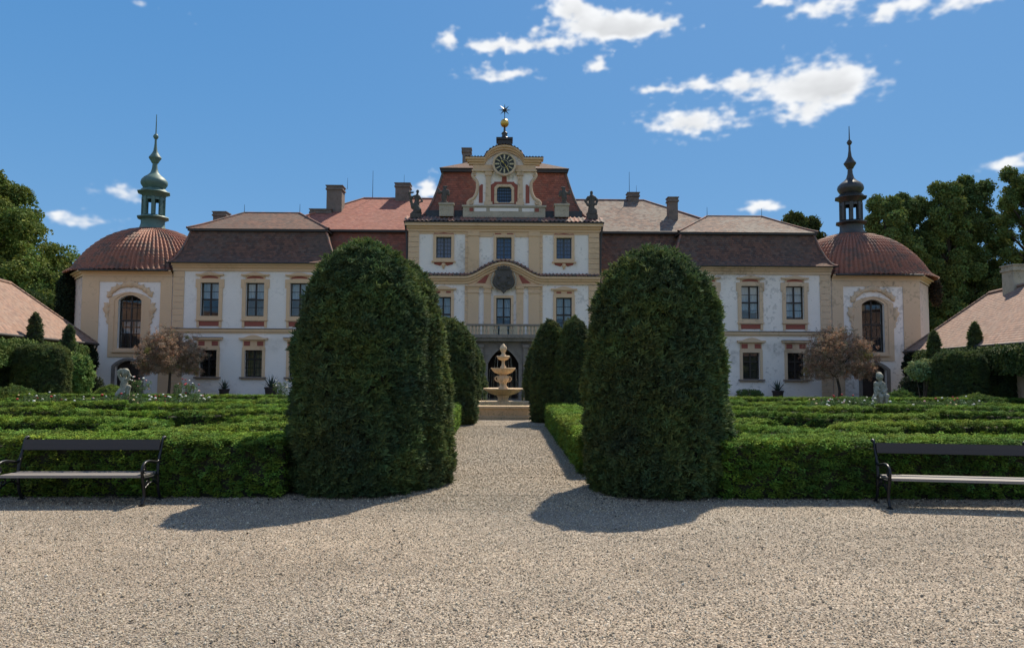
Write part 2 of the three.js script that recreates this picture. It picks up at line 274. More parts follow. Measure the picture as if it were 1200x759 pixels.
// flat clay roof tiles, too far away to pick apart: 20 x 20 texels a tile
function tileTex(seed, palette, lichen, lichenCol, metres = 9.2) {
  const n = 1024, T = 20, c0 = tileNoise(n, 6, seed, 6), c1 = tileNoise(n, 40, seed + 3, 3), r = mulberry(seed + 9), nt = 52, tint = new Float32Array(nt * nt * 2);
  for (let i = 0; i < tint.length; i++) tint[i] = r();
  const col = colourTex(n, (k, i, j, c) => {
    const row = Math.floor(j / T), off = (row % 2) * 10, ti = Math.floor((i + off) / T) % nt, tj = row % nt, a = tint[(tj * nt + ti) * 2], b = tint[(tj * nt + ti) * 2 + 1];
    const p = palette[Math.floor(a * palette.length)], edge = (j % T) < 2 || ((i + off) % T) < 1 ? 0.72 : 1, v = (0.82 + 0.36 * b) * edge * (0.86 + 0.28 * c1[k]), li = lichen * sstep(c0[k] * 0.7 + c1[k] * 0.3 + (b - 0.5) * 0.18, 0.44, 0.60);
    for (let q = 0; q < 3; q++) c[q] = lerp(p[q] * v, lichenCol[q] * (0.8 + 0.4 * c1[k]) * edge, li);
  }, metres, metres * 0.85);
  const bump = greyTex(512, (k, i, j) => { const row = Math.floor(j / 10), off = (row % 2) * 5; return 1 - (j % 10) / 10 - (((i + off) % 10) < 1 ? 0.4 : 0); }, metres, metres * 0.85);
  return std({ map: col, bumpMap: bump, bumpScale: 0.02, roughness: 0.92 });
}
M.tileOrange = tileTex(101, [[0.30, 0.105, 0.068], [0.33, 0.12, 0.08], [0.27, 0.09, 0.065], [0.31, 0.125, 0.09]], 0.25, [0.22, 0.11, 0.085]);
M.tileGrey = tileTex(111, [[0.19, 0.115, 0.085], [0.15, 0.10, 0.08], [0.22, 0.135, 0.095], [0.11, 0.078, 0.066]], 0.72, [0.21, 0.185, 0.155]);
M.tileBrown = tileTex(121, [[0.135, 0.068, 0.046], [0.165, 0.08, 0.052], [0.10, 0.056, 0.042]], 0.5, [0.105, 0.083, 0.066]);
M.tileRed = tileTex(141, [[0.27, 0.09, 0.058], [0.31, 0.105, 0.065], [0.24, 0.085, 0.055]], 0.55, [0.13, 0.08, 0.062]);
M.tilePink = tileTex(151, [[0.27, 0.165, 0.12], [0.30, 0.18, 0.13], [0.245, 0.155, 0.12], [0.285, 0.19, 0.145]], 0.25, [0.21, 0.155, 0.12]);
{
  const n = 512, a = tileNoise(n, 8, 161, 5), b = tileNoise(n, 64, 162, 3);
  M.domeTile = std({ map: colourTex(n, (k, i, j, c) => { const v = 0.7 + 0.6 * b[k], l = sstep(a[k], 0.5, 0.68); c[0] = lerp(0.31, 0.18, l) * v; c[1] = lerp(0.12, 0.10, l) * v; c[2] = lerp(0.074, 0.072, l) * v; }, 3.1), roughness: 0.72 });
  M.ridgeTile = std({ map: colourTex(n, (k, i, j, c) => { const v = 0.7 + 0.6 * b[k], l = sstep(a[k], 0.42, 0.62); c[0] = lerp(0.26, 0.13, l) * v; c[1] = lerp(0.12, 0.10, l) * v; c[2] = lerp(0.085, 0.085, l) * v; }, 2.3), roughness: 0.85 });
}
// ------------------------------------------------------------------ ground, gravel court and path
{
  const n = 2048, S = 4.6, alb = new Float32Array(n * n * 3), h = new Float32Array(n * n), r = mulberry(5);
  const pal = [[0.39, 0.31, 0.225], [0.45, 0.37, 0.28], [0.34, 0.275, 0.205], [0.50, 0.43, 0.34], [0.30, 0.25, 0.20], [0.42, 0.34, 0.25], [0.38, 0.285, 0.21], [0.56, 0.50, 0.42], [0.21, 0.18, 0.15]];
  for (let i = 0; i < n * n; i++) { alb[i * 3] = 0.10; alb[i * 3 + 1] = 0.08; alb[i * 3 + 2] = 0.058; h[i] = 0.05; }
  for (let k = 0; k < 330000; k++) {
    const cx = r() * n, cy = r() * n, big = r() < 0.06 ? 1.7 : 1, ra = (1.5 + 1.9 * r()) * big, rb = ra * (0.6 + 0.4 * r()), th = r() * 3.14, ct = Math.cos(th), st = Math.sin(th);
    const p = pal[Math.floor(r() ** 1.25 * pal.length)], v = (0.64 + 0.55 * r()) * 0.92, top = 0.35 + 0.45 * r() + (big > 1 ? 0.2 : 0), R = Math.ceil(ra);
    for (let j = -R; j <= R; j++) for (let i = -R; i <= R; i++) {
      const x = (i * ct + j * st) / ra, y = (-i * st + j * ct) / rb, q = x * x + y * y; if (q > 1) continue;
      const at = ((Math.floor(cy + j) + n) % n) * n + (Math.floor(cx + i) + n) % n, hh = top * (0.35 + 0.65 * Math.sqrt(1 - q));
      if (hh < h[at] - 0.22) continue;
      h[at] = hh; alb[at * 3] = p[0] * v; alb[at * 3 + 1] = p[1] * v; alb[at * 3 + 2] = p[2] * v;
    }
  }
  const map = colourTex(n, (k, i, j, c) => { c[0] = alb[k * 3]; c[1] = alb[k * 3 + 1]; c[2] = alb[k * 3 + 2]; }, S);
  const bump = greyTex(n, (k) => h[k], S);
  M.gravel = std({ map, bumpMap: bump, bumpScale: 0.010, roughness: 0.95, vertexColors: true });
  const gA = tileNoise(1024, 7, 61, 6), gB = tileNoise(1024, 120, 62, 3);
  M.lawn = std({ map: colourTex(1024, (k, i, j, c) => { const v = 0.45 + 0.9 * gB[k], t = gA[k]; c[0] = lerp(0.085, 0.12, t) * v; c[1] = lerp(0.125, 0.145, t) * v; c[2] = lerp(0.028, 0.04, t) * v; }, 3), bumpMap: greyTex(1024, (k) => gB[k], 3), bumpScale: 0.03 });
  M.soil = std({ map: colourTex(1024, (k, i, j, c) => { const v = 0.4 + 1.1 * gB[k], t = sstep(gA[k], 0.42, 0.6); c[0] = lerp(0.075, 0.05, t) * v; c[1] = lerp(0.06, 0.07, t) * v; c[2] = lerp(0.042, 0.025, t) * v; }, 2.2), bumpMap: greyTex(1024, (k) => gB[k], 2.2), bumpScale: 0.03 });
}
function sheet(name, mat, x0, x1, z0, z1, y, nx = 1, nzs = 1, tint, relief) {
  const g = gridGeo(nx, nzs, (u, v) => { const x = lerp(x0, x1, u), z = lerp(z1, z0, v); return [x, y + (relief ? relief(x, z) : 0), z, x, z]; });
  if (tint) { const p = g.attributes.position, c = new Float32Array(p.count * 3); for (let i = 0; i < p.count; i++) { const t = tint(p.getX(i), p.getZ(i)); c.set(t, i * 3); } g.setAttribute('color', new THREE.BufferAttribute(c, 3)); }
  const m = addMesh(name, g, mat); m.userData.kind = 'structure'; return m;
}
const roll = (x, z) => z < -8.7 || z > 12 ? 0 : 0.03 * sstep(z, -8.7, -7.4) * (fbm3(x * 0.9, 3, z * 0.9, 3) + 0.5 * fbm3(x * 3.1, 8, z * 3.1, 2));   // trodden, uneven gravel
const dirt = (x, z) => { const a = 1.03 + 0.44 * fbm3(x * 0.45, 2, z * 0.8, 4) + 0.16 * fbm3(x * 2.3, 7, z * 3.1, 3), w = 0.08 * fbm3(x * 0.2, 12, z * 0.3, 3); return [a * (1 + w), a, a * (1 - w)]; };
sheet('ground', M.lawn, -900, 900, -1100, 500, -0.03);
sheet('parterre_bed', M.soil, -24, 24, -26.5, -8.9, -0.012);
sheet('gravel_court', M.gravel, -30, 30, -9.6, 16, 0, 460, 220, dirt, roll);
sheet('gravel_path', M.gravel, -1.5, 1.45, -42.2, -9.5, 0.004, 24, 160, dirt);
{
  const ring = new THREE.CircleGeometry(4.2, 64); ring.rotateX(-Math.PI / 2); ring.translate(0, 0.008, -25); const p = ring.attributes.position, uv = ring.attributes.uv, c = new Float32Array(p.count * 3);
  for (let i = 0; i < p.count; i++) { uv.setXY(i, p.getX(i) + 1.3, p.getZ(i) + 0.7); c.set([1, 1, 1], i * 3); }
  ring.setAttribute('color', new THREE.BufferAttribute(c, 3)); addMesh('gravel_circle', ring, M.gravel).userData.kind = 'structure';
}
sheet('gravel_terrace', M.gravel, -24, 24, -43, -36.5, -0.006, 120, 20, dirt);
{
  // loose stones that stand proud of the gravel, and a few dry leaf scraps
  const r = mulberry(909), stone = new THREE.IcosahedronGeometry(1, 0), N = 170000;
  const im = new THREE.InstancedMesh(stone, std({ color: C(1, 1, 1), roughness: 0.9 }), N), m = new THREE.Matrix4(), q = new THREE.Quaternion(), e = new THREE.Euler();
  const pal = [[0.42, 0.34, 0.24], [0.49, 0.42, 0.30], [0.35, 0.28, 0.19], [0.56, 0.50, 0.39], [0.28, 0.24, 0.18], [0.40, 0.31, 0.21]];
  for (let i = 0; i < N; i++) {
    const far = r() < 0.30, z = far ? -8.4 - 14.3 * r() : -2.6 - 6.9 * r() ** 0.9, x = (r() * 2 - 1) * (far ? 1.4 : Math.min(9, 1.6 + Math.abs(z) * 0.8)), s = (0.0028 + 0.0043 * r() ** 2 + (r() < 0.012 ? 0.006 : 0)) * (far ? 1.15 : 1);
    q.setFromEuler(e.set(r() * 6.3, r() * 6.3, r() * 6.3)); m.compose(V(x, s * 0.5 + (z < -9.5 ? 0.004 : roll(x, z)), z), q, V(s * (1 + 0.5 * r()), s, s * (0.8 + 0.4 * r()))); im.setMatrixAt(i, m);
    const p = pal[Math.floor(r() * pal.length)], v = 0.74 + 0.5 * r(); im.setColorAt(i, C(p[0] * v, p[1] * v, p[2] * v));
  }
  im.name = 'gravel_stones'; im.castShadow = im.receiveShadow = true; scene.add(tag(im, 'loose beige gravel stones scattered over the court', 'gravel', null, 'stuff'));
  const leaf = new THREE.BufferGeometry(); leaf.setAttribute('position', new THREE.Float32BufferAttribute([-1, 0, 0, 0, 0.25, -0.5, 1, 0.1, 0, 0, 0.3, 0.5], 3)); leaf.setIndex([0, 2, 1, 0, 3, 2]); leaf.computeVertexNormals();
  const lm = new THREE.InstancedMesh(leaf, std({ color: C(1, 1, 1) }), 1300);
  for (let i = 0; i < 1300; i++) { const edge = i > 500, z = edge ? -9.25 + 0.5 * r() ** 2 : -3 - 7 * r(), x = edge ? (r() < 0.5 ? -1 : 1) * (1 + 7 * r()) : (r() * 2 - 1) * Math.min(8, 1.5 + Math.abs(z) * 0.8), s = 0.010 + 0.016 * r(); q.setFromEuler(e.set(r() - 0.5, r() * 6.3, r() - 0.5)); m.compose(V(x, 0.008 + roll(x, z), z), q, V(s, s, s)); lm.setMatrixAt(i, m); const v = 0.5 + r(); lm.setColorAt(i, C(0.055 * v, 0.045 * v, 0.032 * v)); }
  lm.name = 'leaf_litter'; lm.castShadow = lm.receiveShadow = true; scene.add(tag(lm, 'dark dry leaf scraps lying on the gravel', 'leaf litter', null, 'stuff'));
}

// ------------------------------------------------------------------ building pieces
// a wall facing the camera, with openings cut through it
function frontWall(name, mat, parent, x0, x1, y0, y1, z, thick, holes) { const s = rectShape(x0, x1, y0, y1); s.holes.push(...holes); return mb().ext(s, z - thick, z).build(name, mat, parent); }
// a window in a wall whose outer face is at z; opening cx +- w/2, y0..y0+h
function windowUnit(parent, o) {
  const { cx, y0, w, h, z } = o, x0 = cx - w / 2, x1 = cx + w / 2, y1 = y0 + h, g = sub('window', parent, cx, y0, z), cols = o.cols ?? 2, rows = o.rows ?? 4, fz = z - 0.16, f = mb(), fr = 0.055;
  f.box(x0, x0 + fr, y0, y1, fz - 0.07, fz); f.box(x1 - fr, x1, y0, y1, fz - 0.07, fz); f.box(x0 + fr, x1 - fr, y0, y0 + fr, fz - 0.07, fz); f.box(x0 + fr, x1 - fr, y1 - fr, y1, fz - 0.07, fz);
  const mid = o.transom ?? 0.5, thinX = o.thin ?? 0.028;
  const xs = [x0 + fr], ys = [y0 + fr];
  for (let i = 1; i < cols; i++) { const x = lerp(x0 + fr, x1 - fr, i / cols), t = cols % 2 === 0 && i === cols / 2 ? 0.045 : thinX / 2; f.box(x - t, x + t, y0 + fr, y1 - fr, fz - 0.06, fz - 0.005); xs.push(x - t, x + t); }
  xs.push(x1 - fr);
  for (let j = 1; j < rows; j++) { const y = lerp(y0 + fr, y1 - fr, j / rows), t = Math.abs(j / rows - mid) < 0.01 ? 0.045 : thinX / 2; for (let i = 0; i < cols; i++) f.box(xs[i * 2], xs[i * 2 + 1], y - t, y + t, fz - 0.058, fz - 0.007); ys.push(y - t, y + t); }
  ys.push(y1 - fr);
  f.build('frame', o.frameMat ?? M.sash, g);
  for (let i = 0; i < cols; i++) for (let j = 0; j < rows; j++) mb().box(xs[i * 2], xs[i * 2 + 1], ys[j * 2], ys[j * 2 + 1], fz - 0.036, fz - 0.032).build('pane', o.glass ?? M.glass, g);
  if (o.grille) { const b = mb(), gz = z - 0.05; for (let i = 1; i < 6; i++) b.box(lerp(x0, x1, i / 6) - 0.012, lerp(x0, x1, i / 6) + 0.012, y0, y1, gz - 0.012, gz + 0.012); for (let j = 1; j < 6; j++) b.box(x0, x1, lerp(y0, y1, j / 6) - 0.012, lerp(y0, y1, j / 6) + 0.012, gz - 0.028, gz - 0.014); b.build('grille', M.iron, g); }
  if (o.curtain) {
    const y = y0 + h * (1 - o.curtain), cg = gridGeo(36, 6, (u, v) => [lerp(x0 + 0.02, x1 - 0.02, u), lerp(y, y1, v) + (v === 0 ? 0.05 * Math.sin(u * Math.PI * 2) : 0), fz - 0.2 + 0.025 * Math.sin(u * 40) * (0.4 + 0.6 * (1 - v)), u, v]);
    mb().add(cg).build('curtain', M.curtain, g);
  }
  return g;
}
function surroundRing(x0, x1, y0, y1, t, z, proud) { const s = rectShape(x0 - t, x1 + t, y0 - t, y1 + t); s.holes.push(rectShape(x0, x1, y0, y1, true)); return mb().ext(s, z, z + proud); }
// stacked rusticated blocks
function quoins(parent, x0, x1, y0, y1, z, proud, mat, n) { const hgt = (y1 - y0) / n; for (let i = 0; i < n; i++) mb().box(x0, x1, y0 + i * hgt + 0.012, y0 + (i + 1) * hgt - 0.012, z, z + proud).build('quoin_block', mat, parent); }
// a row of half-round tiles laid along a curve (x(t), y(t)) on a small roof sloping from zFront to zBack
function tileRow(curve, len, zF, zB, rise, pitch = 0.235) {
  const cols = Math.round(len / pitch), nu = cols * 6;
  return gridGeo(nu, 6, (u, v, i, j) => {
    const [x, y, nx, ny] = curve(u), k = i % 6, bump = 0.055 * Math.max(0, Math.sin((k / 6) * Math.PI * 2 - 0.6)) + (j === 2 || j === 4 ? -0.02 : 0), s = [0, 0.34, 0.345, 0.67, 0.675, 1, 1][j], up = rise * s + (j === 6 ? -0.12 : 0);
    return [x + nx * (bump + up), y + ny * (bump + up), lerp(zF, zB, s), u * len, s * 0.8];
  });
}
function chimneyStack(parent, x, z, y0, y1, w, d, mat = M.chimney) { const b = mb(); b.box(x - w / 2, x + w / 2, y0, y1 - 0.30, z - d / 2, z + d / 2); b.box(x - w / 2 - 0.06, x + w / 2 + 0.06, y1 - 0.30, y1 - 0.20, z - d / 2 - 0.06, z + d / 2 + 0.06); b.box(x - w / 2 - 0.02, x + w / 2 + 0.02, y1 - 0.20, y1 - 0.05, z - d / 2 - 0.02, z + d / 2 + 0.02); b.box(x - w / 2 - 0.07, x + w / 2 + 0.07, y1 - 0.05, y1, z - d / 2 - 0.07, z + d / 2 + 0.07); return b.build('chimney', mat, parent); }
function rod(parent, x, z, y0, y1, r = 0.022) { return mb().tube([V(x, y0, z), V(x, y1, z)], r, r * 0.5, 1, 5).build('lightning_rod', M.iron, parent); }
const hood = (x0, x1, y, z, bulge, thick, proud) => { const s = new THREE.Shape(), n = 20, top = (t) => bulge * Math.pow(Math.max(0, Math.sin(Math.PI * clamp((t - 0.16) / 0.68, 0, 1))), 1.2); s.moveTo(x0, y); s.lineTo(x1, y); for (let i = 0; i <= n; i++) { const t = i / n; s.lineTo(lerp(x1, x0, t), y + thick + top(t)); } s.closePath(); return mb().ext(s, z, z + proud); };

// ------------------------------------------------------------------ main block behind the pavilion and wings
{
  const t = thing('palace_main_block', 'long main block behind the wings, roof half orange and half grey tiles', 'palace', [0, 0, -49.5]);
  for (const s of [-1, 1]) { const c = s * 7.35, [a, b] = s < 0 ? [-14.6, -5.4] : [5.4, 14.6]; frontWall('wall', M.ochreWorn, t, a, b, 0, 7.5, -43.2, 0.5, [rectShape(c - 0.52, c + 0.52, 4.5, 6.4, true), rectShape(c - 0.49, c + 0.49, 1.07, 2.58, true)]); let g = windowUnit(t, { cx: c, y0: 4.5, w: 1.04, h: 1.9, z: -43.2, curtain: 0.5 }); surroundRing(c - 0.52, c + 0.52, 4.5, 6.4, 0.18, -43.2, 0.07).build('surround', M.ochre, g); g = windowUnit(t, { cx: c, y0: 1.07, w: 0.98, h: 1.51, z: -43.2, rows: 3, transom: 0.667 }); surroundRing(c - 0.49, c + 0.49, 1.07, 2.58, 0.16, -43.2, 0.06).build('surround', M.ochre, g); }
  const w = mb(); w.box(-14.6, 14.6, 0, 7.5, -56, -55.5); w.box(-15.1, -14.602, 0, 7.5, -56, -43.2); w.box(14.602, 15.1, 0, 7.5, -56, -43.2); w.build('wall', M.ochre, t);
  const mk = (s, low, up) => {
    const A = [0, 0.10, 0.25, 0.5, 0.75, 1].map((k) => ({ y: 7.45 + 2.38 * k, z1: -42.9 - 1.6 * k ** 0.62, z0: -56.2 + 1.5 * k ** 0.62, x: 15.3 - 0.9 * k ** 0.62 }));
    const loops = A.map((a) => s < 0 ? { x0: -a.x, x1: -4.5, z0: a.z0, z1: a.z1, y: a.y } : { x0: 4.5, x1: a.x, z0: a.z0, z1: a.z1, y: a.y });
    mb(true).add(roofBands(loops, s < 0 ? 'fbl' : 'fbr')).build('mansard_slope', low, t);
    const e = 14.55, lo = { y: 9.93, z1: -44.35, z0: -54.8 }, hi = { y: 13.02, z1: -49.5, z0: -49.7 };
    const L = s < 0 ? [{ ...lo, x0: -e, x1: -0.5 }, { ...hi, x0: -9.5, x1: -0.5 }] : [{ ...lo, x0: 0.5, x1: e }, { ...hi, x0: 0.5, x1: 9.5 }];
    const roof = mb(true).add(roofBands(L, s < 0 ? 'fbl' : 'fbr')).build('roof', up, t); tag(roof, s < 0 ? 'bright orange tiled roof slope' : 'grey lichened tiled roof slope');
    mb().box(s * 4.5, s * 14.7, 9.80, 9.93, -44.7, -44.25).build('roof_ledge', M.gutter, t);
    const cap = mb(); cap.tube([V(s * 0.6, 13.04, -49.55), V(s * 9.5, 13.04, -49.55)], 0.09, 0.09, 2, 8); cap.tube([V(s * 9.5, 13.04, -49.55), V(s * 14.55, 9.95, -44.35)], 0.08, 0.08, 2, 8); cap.build('ridge_cap', s < 0 ? M.domeTile : M.ridgeTile, t);
  };
  mk(-1, M.tileRed, M.tileOrange); mk(1, M.tileBrown, M.tileGrey);
  chimneyStack(t, -6.85, -49.6, 12.4, 14.05, 0.95, 0.9); chimneyStack(t, -10.95, -47.6, 10.4, 13.35, 0.98, 0.9); chimneyStack(t, 8.75, -49.6, 12.6, 13.55, 0.72, 0.7); chimneyStack(t, 10.75, -46.6, 10.6, 12.55, 0.58, 0.62);
  rod(t, -8.9, -49.5, 13, 14.95); rod(t, 8.5, -49.5, 13, 15.0); rod(t, -6.8, -49.6, 14.0, 14.7, 0.015); rod(t, -10.2, -47.6, 13.2, 13.95, 0.015); rod(t, 9.0, -49.6, 13.5, 14.1, 0.015);
}

// ------------------------------------------------------------------ the two side wings
function palaceWing(s, label) {
  const t = thing('palace_wing', label, 'palace wing', [s * 14.05, 0, -42], 'wings flanking the clock pavilion'), X = (a, b) => s < 0 ? [-b, -a] : [a, b];
  const wallMat = s < 0 ? M.white : M.whiteWorn, och = s < 0 ? M.ochre : M.ochreWorn, z = -42, [wx0, wx1] = X(9.35, 18.78), holes = [], cxs = [11.62, 14.12, 16.68].map((c) => s * c);
  for (const c of cxs) { holes.push(rectShape(c - 0.52, c + 0.52, 4.50, 6.40, true)); holes.push(rectShape(c - 0.49, c + 0.49, 1.07, 2.58, true)); }
  frontWall('wall', wallMat, t, wx0, wx1, 0, 7.06, z, 0.5, holes);
  const sw = mb(); sw.box(wx0, wx0 + 0.5, 0, 7.5, -51, z - 0.502); sw.box(wx1 - 0.5, wx1, 0, 7.5, -51, z - 0.502); sw.box(wx0, wx1, 0, 7.5, -51.5, -51.002); sw.box(wx0 + 0.51, wx1 - 0.51, 3.5, 3.7, -51, z - 0.51); sw.build('side_wall', M.room, t);
  // cornice, string course, plinth line
  const co = mb(); co.box(wx0, wx1, 7.062, 7.25, z - 0.5, z + 0.08); co.box(wx0, wx1, 7.25, 7.36, z - 0.5, z + 0.17); co.box(wx0 - 0.02, wx1 + 0.02, 7.36, 7.47, z - 0.5, z + 0.28); co.build('cornice', och, t);
  const st = mb(); st.box(wx0 - (s < 0 ? 0.35 : 0), wx1 + (s > 0 ? 0.35 : 0), 3.53, 3.62, z, z + 0.05); st.box(wx0 - (s < 0 ? 0.35 : 0), wx1 + (s > 0 ? 0.35 : 0), 3.62, 3.77, z, z + 0.11); st.build('string_course', och, t);
  mb().box(wx0 - (s < 0 ? 0.36 : 0), wx1 + (s > 0 ? 0.36 : 0), 3.772, 3.80, z, z + 0.16).build('flashing', M.sheet, t);
  const [q0, q1] = X(18.14, 18.76); quoins(t, q0, q1, 3.83, 7.05, z, 0.05, och, 9); quoins(t, q0, q1, 0.02, 3.51, z, 0.05, och, 9);
  // windows
  cxs.forEach((c, i) => {
    let g = windowUnit(t, { cx: c, y0: 4.50, w: 1.04, h: 1.90, z, cols: 2, rows: 4, curtain: s < 0 ? [0.55, 0.46, 0.5][i] : [0.95, 0.78, 0.92][i] });
    surroundRing(c - 0.52, c + 0.52, 4.50, 6.40, 0.20, z, 0.07).build('surround', och, g);
    const ear = mb(); ear.box(c - 0.80, c - 0.722, 6.1, 6.598, z, z + 0.068); ear.box(c + 0.722, c + 0.80, 6.1, 6.598, z, z + 0.068); ear.box(c - 0.55, c + 0.55, 6.602, 6.80, z, z + 0.05); ear.build('lintel', och, g);
    hood(c - 0.78, c + 0.78, 6.80, z, 0.10, 0.09, 0.17).build('hood_moulding', och, g);
    { const r = new THREE.Shape(); r.moveTo(c - 0.46, 6.63); r.quadraticCurveTo(c, 6.68, c + 0.46, 6.63); r.lineTo(c + 0.46, 6.71); r.quadraticCurveTo(c, 6.86, c - 0.46, 6.71); r.closePath(); mb().ext(r, z + 0.04, z + 0.058).build('red_panel', M.redPanel, g); }
    mb().box(c - 0.76, c + 0.76, 4.24, 4.298, z, z + 0.13).build('sill', och, g);
    for (const k of [-1, 1]) mb().box(c + k * 0.56, c + k * 0.70, 3.86, 4.238, z, z + 0.05).build('apron_strip', och, g);
    mb().box(c - 0.55, c + 0.55, 3.93, 4.20, z, z + 0.03).build('red_panel', M.redPanel, g);
    const arch = i === 1; // the middle ground-floor window has a curved hood
    g = windowUnit(t, { cx: c, y0: 1.07, w: 0.98, h: 1.51, z, cols: 2, rows: 3, grille: s < 0, transom: 0.667, glass: s < 0 ? M.glass : undefined });
    if (s > 0) { const sh = mb(); for (let k = 0; k < 2; k++) for (let j = 0; j < 3; j++) sh.box(c - 0.43 + k * 0.435, c - 0.005 + k * 0.435, 1.13 + j * 0.47, 1.57 + j * 0.47, z - 0.32, z - 0.28); sh.build('shutter', M.door, g); }
    surroundRing(c - 0.49, c + 0.49, 1.07, 2.58, 0.16, z, 0.06).build('surround', och, g);
    const hd = mb(); hd.box(c - 0.62, c + 0.62, 2.742, 3.16, z, z + 0.045); hd.build('lintel', och, g);
    for (const k of [-1, 1]) mb().box(c + k * 0.20, c + k * 0.55, 2.82, 3.08, z + 0.045, z + 0.06).build('red_panel', M.redPanel, g);
    hood(c - 0.80, c + 0.80, 3.162, z, arch ? 0.16 : 0.0, 0.11, 0.20).build('hood_moulding', och, g);
    if (!arch) mb().box(c - 0.82, c + 0.82, 3.274, 3.30, z, z + 0.23).build('flashing', M.sheet, g);
    mb().box(c - 0.74, c + 0.74, 0.97, 1.068, z, z + 0.16).build('sill', M.stoneSill, g);
  });
  // roof: bell-cast mansard, ledge, hipped top
  const [e0, e1] = X(9.2, 19.05), [b0, b1] = X(10.5, 18.42), [r0, r1] = X(12.95, 16.45), loops = [];
  for (const k of [0, 0.06, 0.14, 0.25, 0.4, 0.6, 0.8, 1]) { const c = k ** 0.55; loops.push({ y: 7.50 + 2.12 * k, x0: lerp(e0, b0, c), x1: lerp(e1, b1, c), z1: lerp(-41.62, -43.35, c), z0: lerp(-51.9, -50.2, c) }); }
  mb(true).add(roofBands(loops)).build('mansard_slope', M.tileBrown, t);
  mb().box(b0 - 0.16, b1 + 0.16, 9.60, 9.72, -50.35, -43.19).build('roof_ledge', M.gutter, t);
  mb(true).add(roofBands([{ y: 9.724, x0: b0 - 0.2, x1: b1 + 0.2, z1: -43.15, z0: -50.4 }, { y: 10.0, x0: b0 + 0.25, x1: b1 - 0.25, z1: -43.75, z0: -49.8 }, { y: 11.35, x0: r0, x1: r1, z1: -46.5, z0: -46.7 }])).build('roof', s < 0 ? M.tileBrown : M.tileGrey, t);
  mb().box(e0 - 0.03, e1 + 0.03, 7.472, 7.52, -51.95, -41.54).build('gutter', M.gutter, t);
  const cap = mb(); cap.tube([V(r0, 11.36, -46.55), V(r1, 11.36, -46.55)], 0.08, 0.08, 1, 8); for (const [a, b, c] of [[r0, b0, 0], [r1, b1, 1]]) { cap.tube([V(a, 11.36, -46.5), V(b + (c ? -0.25 : 0.25), 10.02, -43.75), V(b + (c ? 0.2 : -0.2), 9.76, -43.15)], 0.07, 0.07, 8, 8); cap.tube(loops.map((l) => V(c ? l.x1 : l.x0, l.y + 0.02, l.z1)), 0.07, 0.07, 20, 8); } cap.build('ridge_cap', M.ridgeTile, t);
  if (s < 0) { chimneyStack(t, -18.3, -47.6, 9.6, 11.6, 0.80, 0.8); chimneyStack(t, -11.75, -47.3, 9.6, 11.75, 1.32, 0.8); }
  rod(t, s * 12.95, -46.5, 11.3, 11.95, 0.02); rod(t, s * 16.45, -46.5, 11.3, 11.9, 0.02);
  return t;
}
palaceWing(-1, 'palace wing with clean white walls, brown roof and two chimneys, beside the green copper lantern');
palaceWing(1, 'palace wing with stained white walls and grey roof top, beside the dark metal lantern');

